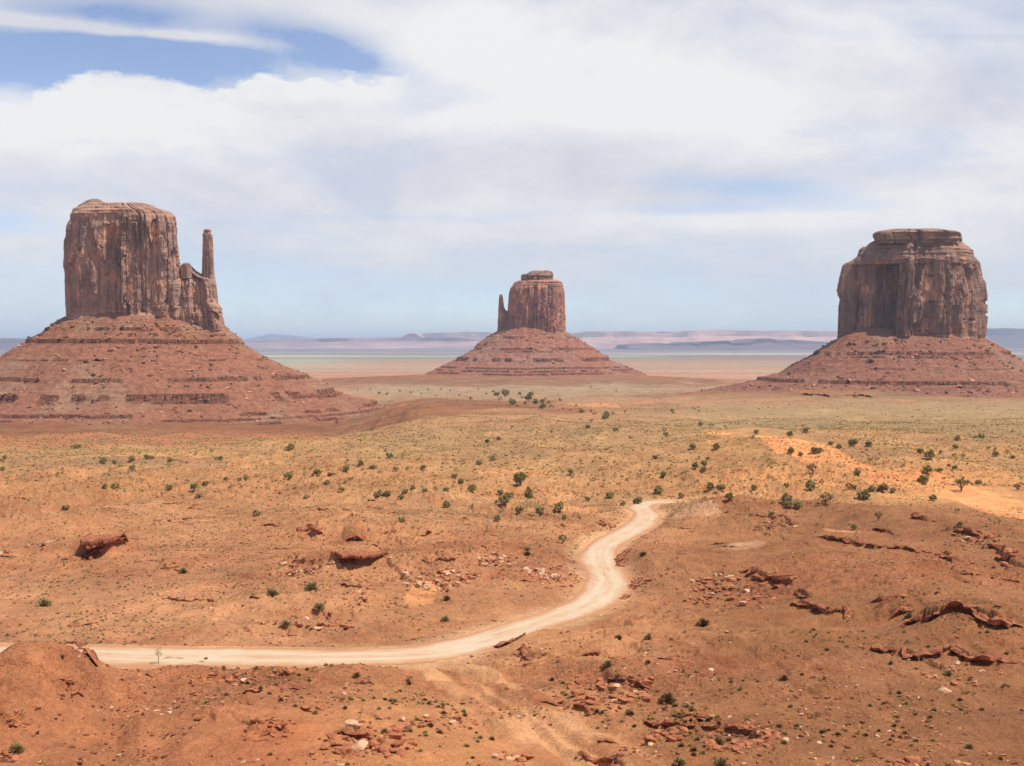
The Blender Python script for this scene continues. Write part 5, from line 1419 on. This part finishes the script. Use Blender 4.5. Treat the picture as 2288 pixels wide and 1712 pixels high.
T(c6, .3562, [(135,513,52),(283,518,46),(535,424,36),(512,450,32),(742,438,44),(845,412,42),(752,540,44),(895,540,50),(925,538,56),(812,558,36),(1000,490,36),(1052,515,42),(1140,502,62),(1238,502,52),(1795,460,38),(1945,448,42),(1915,450,30),(1782,514,38),(1562,543,48),
 (1620,578,70),(1693,550,32),(1605,664,64),(1682,662,42),(1735,638,34),(1778,644,40),(1585,732,82),(148,638,46),(207,628,50),(203,656,40),(230,590,32),(175,580,26),(245,770,62),(312,784,66),(520,768,42),(65,822,42),(360,846,60),(722,756,38),(875,774,70),(885,668,72,5),
 (1163,676,50),(1115,764,50,5),(1145,768,36),(1262,772,54),(1325,792,70),(1390,788,44),(1207,830,90),(970,862,92,5),(727,856,76),(795,892,70),(735,890,60),(1642,838,54),(1300,975,60,5),(1820,778,90,5),(1925,746,45),(1855,744,40,5),(2035,560,45),(2140,574,36),(2030,524,26),
 (2140,414,26),(1775,560,28),(1827,572,30),(1245,592,26),(185,370,36),(240,372,20),(262,374,22),(338,378,20),(420,362,16),(2170,776,52,5),(1795,915,34,5),(628,945,36),(1145,1022,40),(1813,1020,36),(2115,544,30),(1990,520,24),(1900,450,22),(705,335,12),(820,375,16),(940,385,24),(550,270,14),(150,270,16),(135,262,16),(175,285,18),(8,295,22),(1970,748,26,5),(612,580,14,5)])
T(c4, .3436, [(505,152,56),(470,150,30),(415,143,26),(30,224,36),(10,244,30),(18,296,36),(672,250,52),(748,250,36),(858,234,44),(955,222,40),(985,220,36),(857,298,44),(1105,240,42),(1095,266,26),(908,186,22),(375,330,34),(1435,230,36),(1410,225,30),(1895,158,48),(1880,166,40),(1875,354,66),
 (1470,364,42),(1600,362,42),(1560,360,32),(1350,390,30),(1262,428,56),(1332,404,42),(1745,350,1),(750,416,56),(682,420,42),(1100,426,46),(2062,334,62),(2145,330,40),(2170,330,30),(2127,388,44),(1217,372,32),(1295,465,46),(1670,588,56),(430,556,50),(1990,476,36),(2035,405,32),(780,275,26),(2050,268,20),(1375,180,26),(1275,190,24),(1980,282,20)])
tr = np.array([t for t in TREES if t[2] > 3])
tp = march(tr[:, :2], rough_z, 200, 4000, 800)
# drop pairs that fall on the same spot
used = []
for i in range(len(tr)):
    w = tr[i, 2] / F * tp[i, 1]
    if all(math.hypot(tp[i, 0] - tp[j, 0], (tp[i, 1] - tp[j, 1])) > 0.3 * w for j in used):
        used.append(i)
tr, tp = tr[used], tp[used]
tz = terrain_z(tp[:, 0], tp[:, 1])
# zones for the wording
def tzone(px, py):
    if py < 905:
        return 'on the flats before the centre butte' if px < 1480 else 'on the open flats left of the right butte'
    if px < 300: return 'on the flat below the left butte near the edge'
    if px < 620: return 'on the flat below the right half of the butte'
    if px < 880: return 'on the rise left of the wooded sandy slope'
    if px < 1030: return 'on the left part of the wooded sandy slope'
    if px < 1160: return 'in the middle of the wooded sandy slope'
    if px < 1330: return 'just left of the upper road end'
    if px < 1560: return 'behind the upper end of the road'
    if py < 1060:
        if px < 1760: return 'around the top of the bare orange dune'
        if px < 1960: return 'behind the bare orange dune under the right butte'
        return 'below the right butte by the right edge'
    if px < 1720: return 'on the grassy slope left of the bare dune'
    if px < 1880: return 'on the sand below the bare orange dune'
    return 'on the orange sand behind the red hills at right'
zn_ = [tzone(a, b_) for a, b_ in tr[:, :2]]
NUM = ['', 'first', 'second', 'third', 'fourth', 'fifth', 'sixth', 'seventh', 'eighth', 'ninth', 'tenth', 'eleventh', 'twelfth', 'thirteenth', 'fourteenth', 'fifteenth', 'sixteenth', 'seventeenth', 'eighteenth', 'nineteenth', 'twentieth']
lab = {}
for z_ in set(zn_):
    ids = sorted([i for i in range(len(tr)) if zn_[i] == z_], key=lambda i: tr[i, 0])
    tiny = 'centre butte' in z_ or 'open flats' in z_
    for k, i in enumerate(ids):
        kind = 'thin brownish' if tr[i, 3] == 5 else 'green'
        if tiny or k > 19:
            lab[i] = f'small dark tree {z_}'
        elif k == 0: lab[i] = f'{kind} tree, leftmost of those {z_}'
        else: lab[i] = f'{kind} tree, {NUM[k + 1]} from left {z_}'
        if len(lab[i].split()) > 16: lab[i] = lab[i].replace(' of those', '').replace('round dark green tree', 'green tree')
for i in range(len(tr)):
    w = max(1.1, tr[i, 2] / F * tp[i, 1])
    loc = (tp[i, 0], tp[i, 1], tz[i] - 0.04 * w)
    hh = w * RNG.uniform(0.85, 1.15)
    if tr[i, 2] * 0.45 < 5.5:
        o = link('juniper_tree', FARJ[i % 3], None)
        o.location = loc; o.scale = (w, w, hh); o.rotation_euler = (0, 0, RNG.uniform(0, 6.28))
    else:
        var = 5 if tr[i, 3] == 5 else i % 5
        o = empty('juniper_tree', loc)
        o.scale = (w, w, hh); o.rotation_euler = (0, 0, RNG.uniform(0, 6.28))
        for nm, me in zip(('trunk', 'crown'), JT[var]):
            link(nm, me, None, o)
    o['label'] = lab[i]; o['category'] = 'tree'; o['group'] = 'trees ' + zn_[i]
print('trees', len(tr))
import re as _re

# pale sapling by the road
q = march([(354, 1484)], terrain_z, 90, 400, 900)[0]
sap = empty('sapling', (q[0], q[1], terrain_z(np.array([q[0]]), np.array([q[1]]))[0]), label='thin pale leafless-looking sapling on the bench rim in front of the road', category='tree')
st_ = tube([(0, 0, -0.1), (0.04, 0, 0.6), (-0.02, 0, 1.3), (-0.1, 0, 2.4)], [0.06, 0.045, 0.03, 0.01])
br = [st_]
for k in range(9):
    a = k * 2.4; z_ = 0.8 + 0.13 * k
    br.append(tube([(0, 0, z_), (math.cos(a) * .3, math.sin(a) * .3, z_ + .4), (math.cos(a) * .5, math.sin(a) * .5, z_ + .8)], [.02, .012, .005], 5))
link('trunk', mesh_from('trunk', *join(br)), M_TRUNK, sap)
link('crown', mesh_from('crown', *leaf_cloud(777, 34, 12, 0.62, 0.75, 1.75, 0.07, 0.14), False), M_SAPL, sap)

# shrubs ----------------------------------------------------------------------
def shrub_shape(seed, nb=60, wid=0.5, hgt=0.55):
    """a dome of radiating twiggy blades"""
    r = np.random.default_rng(seed)
    a = r.uniform(0, 6.28, nb); e = np.arccos(r.uniform(0.05, 1, nb)); l = r.uniform(0.55, 1.0, nb)
    d = np.stack([np.sin(e) * np.cos(a) * wid, np.sin(e) * np.sin(a) * wid, np.cos(e) * hgt], 1) * l[:, None]
    s0 = d * r.uniform(0.2, 0.62, (nb, 1))
    sd = np.cross(d, r.normal(size=(nb, 3))); sd /= np.linalg.norm(sd, axis=1)[:, None] + 1e-9
    wdt = 0.07 * r.uniform(0.6, 1.5, (nb, 1))
    tri = np.stack([s0 - sd * wdt, s0 + sd * wdt, d], 1)
    return tri.reshape(-1, 3), np.arange(nb * 3).reshape(-1, 3)
BIGS = [shrub_shape(600 + k, 230) for k in range(4)]
for k in range(4): BIGS[k] = (BIGS[k][0] * np.array([1, 1, 1.0]), BIGS[k][1])
SM = [shrub_shape(620 + k, 20, 0.55, 0.5) for k in range(5)]
TN = [shrub_shape(640 + k, 9, 0.6, 0.42) for k in range(5)]
for arr in (SM, TN):
    for i_, (v, f) in enumerate(arr):
        v = v.copy(); v[:, :] *= 1.0; arr[i_] = (v, f)
def thick(tpl, k):
    v, f = tpl
    t = v.reshape(-1, 3, 3).copy(); mid = (t[:, 0] + t[:, 1]) / 2
    t[:, 0] = mid + (t[:, 0] - mid) * k; t[:, 1] = mid + (t[:, 1] - mid) * k
    return t.reshape(-1, 3), f
SM = [thick(t, 2.0) for t in SM]; TN = [thick(t, 3.2) for t in TN]

def sample(n, y0, y1, power=2.0):
    y = (RNG.uniform(0, 1, n) * (y1 ** power - y0 ** power) + y0 ** power) ** (1 / power)
    x = RNG.uniform(-0.50, 0.50, n) * (y + APEX)
    return x, y
def density(x, y):
    px = 1144 + F * x / y
    py = 856 + F * np.tan(np.arctan(-prof(y) / y) - TH)
    n_ = vn2(x / 26, y / 26, 91) + 0.6 * vn2(x / 9, y / 9, 92) + 0.6 * vn2(x / 70, y / 40, 93)
    d = 0.25 + 0.9 * ss(py, 1215, 1150) + 0.0 * px
    d = d * np.where((px > 1480) & (py > 1150), 0.4, 1.0)
    d = d + 0.35 * ((px < 1500) & (py > 1180) & (py < 1330))
    d = d * np.where(py > 1350, 0.5, 1.0) + 0.15 * (px < 1000) * (py > 1150) * (py < 1440) + 0.35 * (px < 1050) * (py > 1110) * (py < 1330)
    return d + 1.1 * n_
# same bare patches as in the soil
def bare(x, y):
    px = 1144 + F * x / y; py = 856 + F * np.tan(np.arctan(-prof(y) / y) - TH)
    m = np.zeros(len(x), bool)
    for cx_, cy_, a, b_ in ((1700, 1002, 105, 24), (1805, 1026, 110, 20), (2200, 1130, 110, 22)):
        m |= ((px - cx_) / a) ** 2 + ((py - cy_) / b_) ** 2 < 1
    return m
def veg_pts(n, y0, y1, thr, power=2.0):
    x, y = sample(n, y0, y1, power)
    k = (density(x, y) > thr + 0.35 * RNG.uniform(-1, 1, n)) & ~bare(x, y)
    x, y = x[k], y[k]
    rd = road_dist(x, y)[0]; wd = line_dist(x, y, wash3)[0]
    k = (rd > 6.5) & ((wd > 7) | (y > 260))
    x, y = x[k], y[k]
    return x, y, terrain_z(x, y)
ax, ay, az = veg_pts(46000, 90, 420, 0.38)
asz = 0.22 + 0.75 * RNG.uniform(0, 1, len(ax)) ** 2.2
ap = asz / ay
apx = 1144 + F * ax / ay; apy = 856 + F * np.tan(np.arctan(-az / ay) - TH)
ap = np.where((apx > 5) & (apx < 2283) & (apy < 1700), ap, 0)
top = np.argsort(-ap)[:215]
smes = {}
for nm, mt in (('sagebrush', M_SAGE), ('dark_shrub', M_DARKS), ('dry_shrub', M_GRASS)):
    smes[nm] = []
    for v, f in BIGS:
        me = mesh_from(nm, v, f, False); me.materials.append(mt); smes[nm].append(me)
def szone(px, py):
    if py > 1490: return 'on the near slope left of the wash' if px < 960 else ('around the near boulders right of the wash' if px < 1560 else 'low on the brown right slope')
    if px < 520: return 'on the flat across the road at left'
    if px < 860: return 'around the tilted slabs across the road'
    if px < 1300: return 'on the slope left of the winding road' if py < 1400 else 'on the shoulder just below the road'
    if px < 1700: return 'on the slopes right of the winding road'
    return 'on the brown hills at right'
# named shrubs seen in the photograph: px, py, width px, kind
NSH = [(1490, 1570, 44, 'dark_shrub', 'biggest round olive bush, standing alone beside the near boulder field'), (1751, 1520, 24, 'dark_shrub', 'spiky grey bush alone on the smooth brown slope'),
 (1571, 1398, 34, 'dark_shrub', 'dark spiky bush growing out of red rocks beyond the road'), (1382, 1428, 20, 'dark_shrub', 'small dark bush left of the grey one below the road bend'), (1448, 1428, 20, 'sagebrush', 'small grey bush right of the dark one below the road bend'),
 (1358, 1488, 26, 'sagebrush', 'silvery bush under the small blocky ledge at the near boulder field'), (1606, 1662, 30, 'sagebrush', 'green-grey bush standing in the middle of the long red rim'), (1518, 1708, 32, 'sagebrush', 'grey bush cut by the bottom edge, left of the pair'),
 (1610, 1712, 40, 'sagebrush', 'grey bush cut by the bottom edge, right of the pair'), (2030, 1380, 24, 'sagebrush', 'grey bush in front of the dark overhang on the hill'), (2118, 1510, 26, 'sagebrush', 'grey bush ringed by pale stones on the brown slope'),
 (98, 1354, 38, 'sagebrush', 'green-grey bush alone on the flat across the road at far left'), (36, 1680, 40, 'sagebrush', 'grey-green bush in the bottom left corner'), (713, 1362, 30, 'sagebrush', 'grey bush right of the tilted slabs, upper of two'),
 (638, 1398, 26, 'sagebrush', 'grey bush at the left end of the tilted slabs'), (608, 1332, 34, 'sagebrush', 'flat wide grey bush above the tilted slabs'), (697, 1318, 38, 'sagebrush', 'wide pale bush at the top of the slab slope'), (409, 1280, 24, 'sagebrush', 'green bush beside the short ledge on the left flats'),
 (797, 1512, 20, 'dark_shrub', 'dark low bush on the shoulder below the road'), (460, 1474, 12, 'dry_shrub', 'tiny dry bush on the bench rim right of the sapling'), (728, 1488, 14, 'dry_shrub', 'dry bush on the bench rim by the lower road'), (1437, 1242, 20, 'dark_shrub', 'dark bush on the bank inside the upper road bend'),
 (994, 1388, 24, 'sagebrush', 'pale bush in the dry gully above the road'), (998, 1340, 20, 'dark_shrub', 'dark bush at the head of the dry gully above the road'), (604, 1688, 16, 'sagebrush', 'small grey bush at the bottom of the smooth near slope'), (2165, 1672, 24, 'sagebrush', 'grey-green bush near the bottom right corner'),
 (2022, 1640, 14, 'dark_shrub', 'small dark bush left of the bottom right corner bush'), (138, 1470, 16, 'dark_shrub', 'small bush tucked behind the near left mound rim'), (1178, 1240, 18, 'dark_shrub', 'dark bush on the bare slope left of the upper road'), (2145, 1180, 14, 'sagebrush', 'small bush on the skyline of the red hills'),
 (1448, 1482, 16, 'dark_shrub', 'dark bush below the silvery one at the near boulder field'), (1380, 1512, 16, 'sagebrush', 'small round bush above the red boulder field'), (1535, 1580, 16, 'sagebrush', 'small grey bush right of the biggest olive bush'), (1516, 1600, 18, 'sagebrush', 'small grey bush below the biggest olive bush')]
P_ = march([(a, b_) for a, b_, *_ in NSH], terrain_z, 85, 900, 1400)
zz3 = terrain_z(P_[:, 0], P_[:, 1])
for (a, b_, w_, nm, lb), p, z_ in zip(NSH, P_, zz3):
    s_ = w_ / F * p[1] * 1.15
    o = link('shrub', smes[nm][int(a) % 4], None, label=lb, category='shrub', group='shrubs on the near slopes')
    o.location = (p[0], p[1], z_ - 0.02); o.scale = (s_, s_, s_ * 1.0); o.rotation_euler = (0, 0, a)
cnt = {}
for i in top:
    zone = szone(apx[i], apy[i]); nm = ('sagebrush', 'dark_shrub', 'dry_shrub')[int(i) % 3]
    tone = {'sagebrush': 'grey-green', 'dark_shrub': 'dark brownish', 'dry_shrub': 'straw-coloured'}[nm]
    r_ = cnt.get((zone, nm), 0); cnt[(zone, nm)] = r_ + 1
    o = link('shrub', smes[nm][int(i) % 4], None, category='shrub', group=f'{tone} shrubs {zone}')
    o['label'] = (f'{ORD[r_]} small {tone} shrub {zone}' if r_ < 8 else f'tiny {tone} shrub {zone}')
    s_ = asz[i]
    o.location = (ax[i], ay[i], az[i] - 0.02); o.scale = (s_, s_, s_ * RNG.uniform(.8, 1.1)); o.rotation_euler = (0, 0, RNG.uniform(0, 6.28))
rs_ = np.setdiff1d(np.arange(len(ax)), top)
grp = RNG.integers(0, 3, len(rs_))
for g, (nm, mt, lb) in enumerate((('sagebrush_scrub', M_SAGE, 'grey-green sagebrush tufts dotted over the near slopes'), ('dark_scrub', M_DARKS, 'brownish low scrub dotted over the near slopes'), ('dry_grass', M_GRASS, 'straw-coloured grass tufts dotted over the near slopes'))):
    s = rs_[grp == g]
    scatter_mesh(nm, SM, np.stack([ax[s], ay[s], az[s]], 1), asz[s] * 0.95, mt, label=lb, category='scrub')
# middle distance scrub
mx, my, mz = veg_pts(76000, 400, 980, 0.55)
msz = 0.6 + 1.3 * RNG.uniform(0, 1, len(mx)) ** 2
grp = RNG.integers(0, 4, len(mx))
for g, (nm, mt, lb) in enumerate((('sagebrush_scrub', M_SAGE, 'grey-green scrub covering the sandy middle distance'), ('dark_scrub', M_DARKS, 'brownish scrub covering the sandy middle distance'), ('dry_grass', M_GRASS, 'yellowish grass clumps covering the sandy middle distance'))):
    s = grp == g if g < 2 else grp >= 2
    scatter_mesh(nm, TN, np.stack([mx[s], my[s], mz[s]], 1), msz[s], mt, label=lb, category='scrub')
fx, fy, fz = veg_pts(16000, 980, 2300, 0.5)
fpx = 1144 + F * fx / fy
kf = ~((fpx < 900) & (fy > 1150)) & ~((fpx > 1620) & (fy > 1560))
fx, fy, fz = fx[kf], fy[kf], fz[kf]
scatter_mesh('dark_scrub', TN, np.stack([fx, fy, fz], 1), 0.9 + 1.7 * RNG.uniform(0, 1, len(fx)) ** 3, M_DARKS, label='dark dots of scrub over the far plain before the buttes', category='scrub')

# ------------------------------------------------------------------ haze: the air itself
bm = bmesh.new(); bmesh.ops.create_cube(bm, size=1)
hz = bpy.data.meshes.new('haze'); bm.to_mesh(hz); bm.free()
haze = link('haze', hz, None, kind='stuff')
haze.scale = (1260000, 150000, 460); haze.location = (0, 70000, 460 / 2 - 119.5)
hm = bpy.data.materials.new('haze_air'); hm.use_nodes = True
t_ = hm.node_tree; t_.nodes.clear()
pv = t_.nodes.new('ShaderNodeVolumePrincipled')
pv.inputs['Color'].default_value = (0.72, 0.85, 1.0, 1)
pv.inputs['Density'].default_value = 3.6e-5
pv.inputs['Anisotropy'].default_value = 0.0
oo = t_.nodes.new('ShaderNodeOutputMaterial'); t_.links.new(pv.outputs[0], oo.inputs['Volume'])
hz.materials.append(hm)

for o in bpy.data.objects:
    if o.get('label') and len(o['label'].split()) > 16: print('LONG', o['label'])
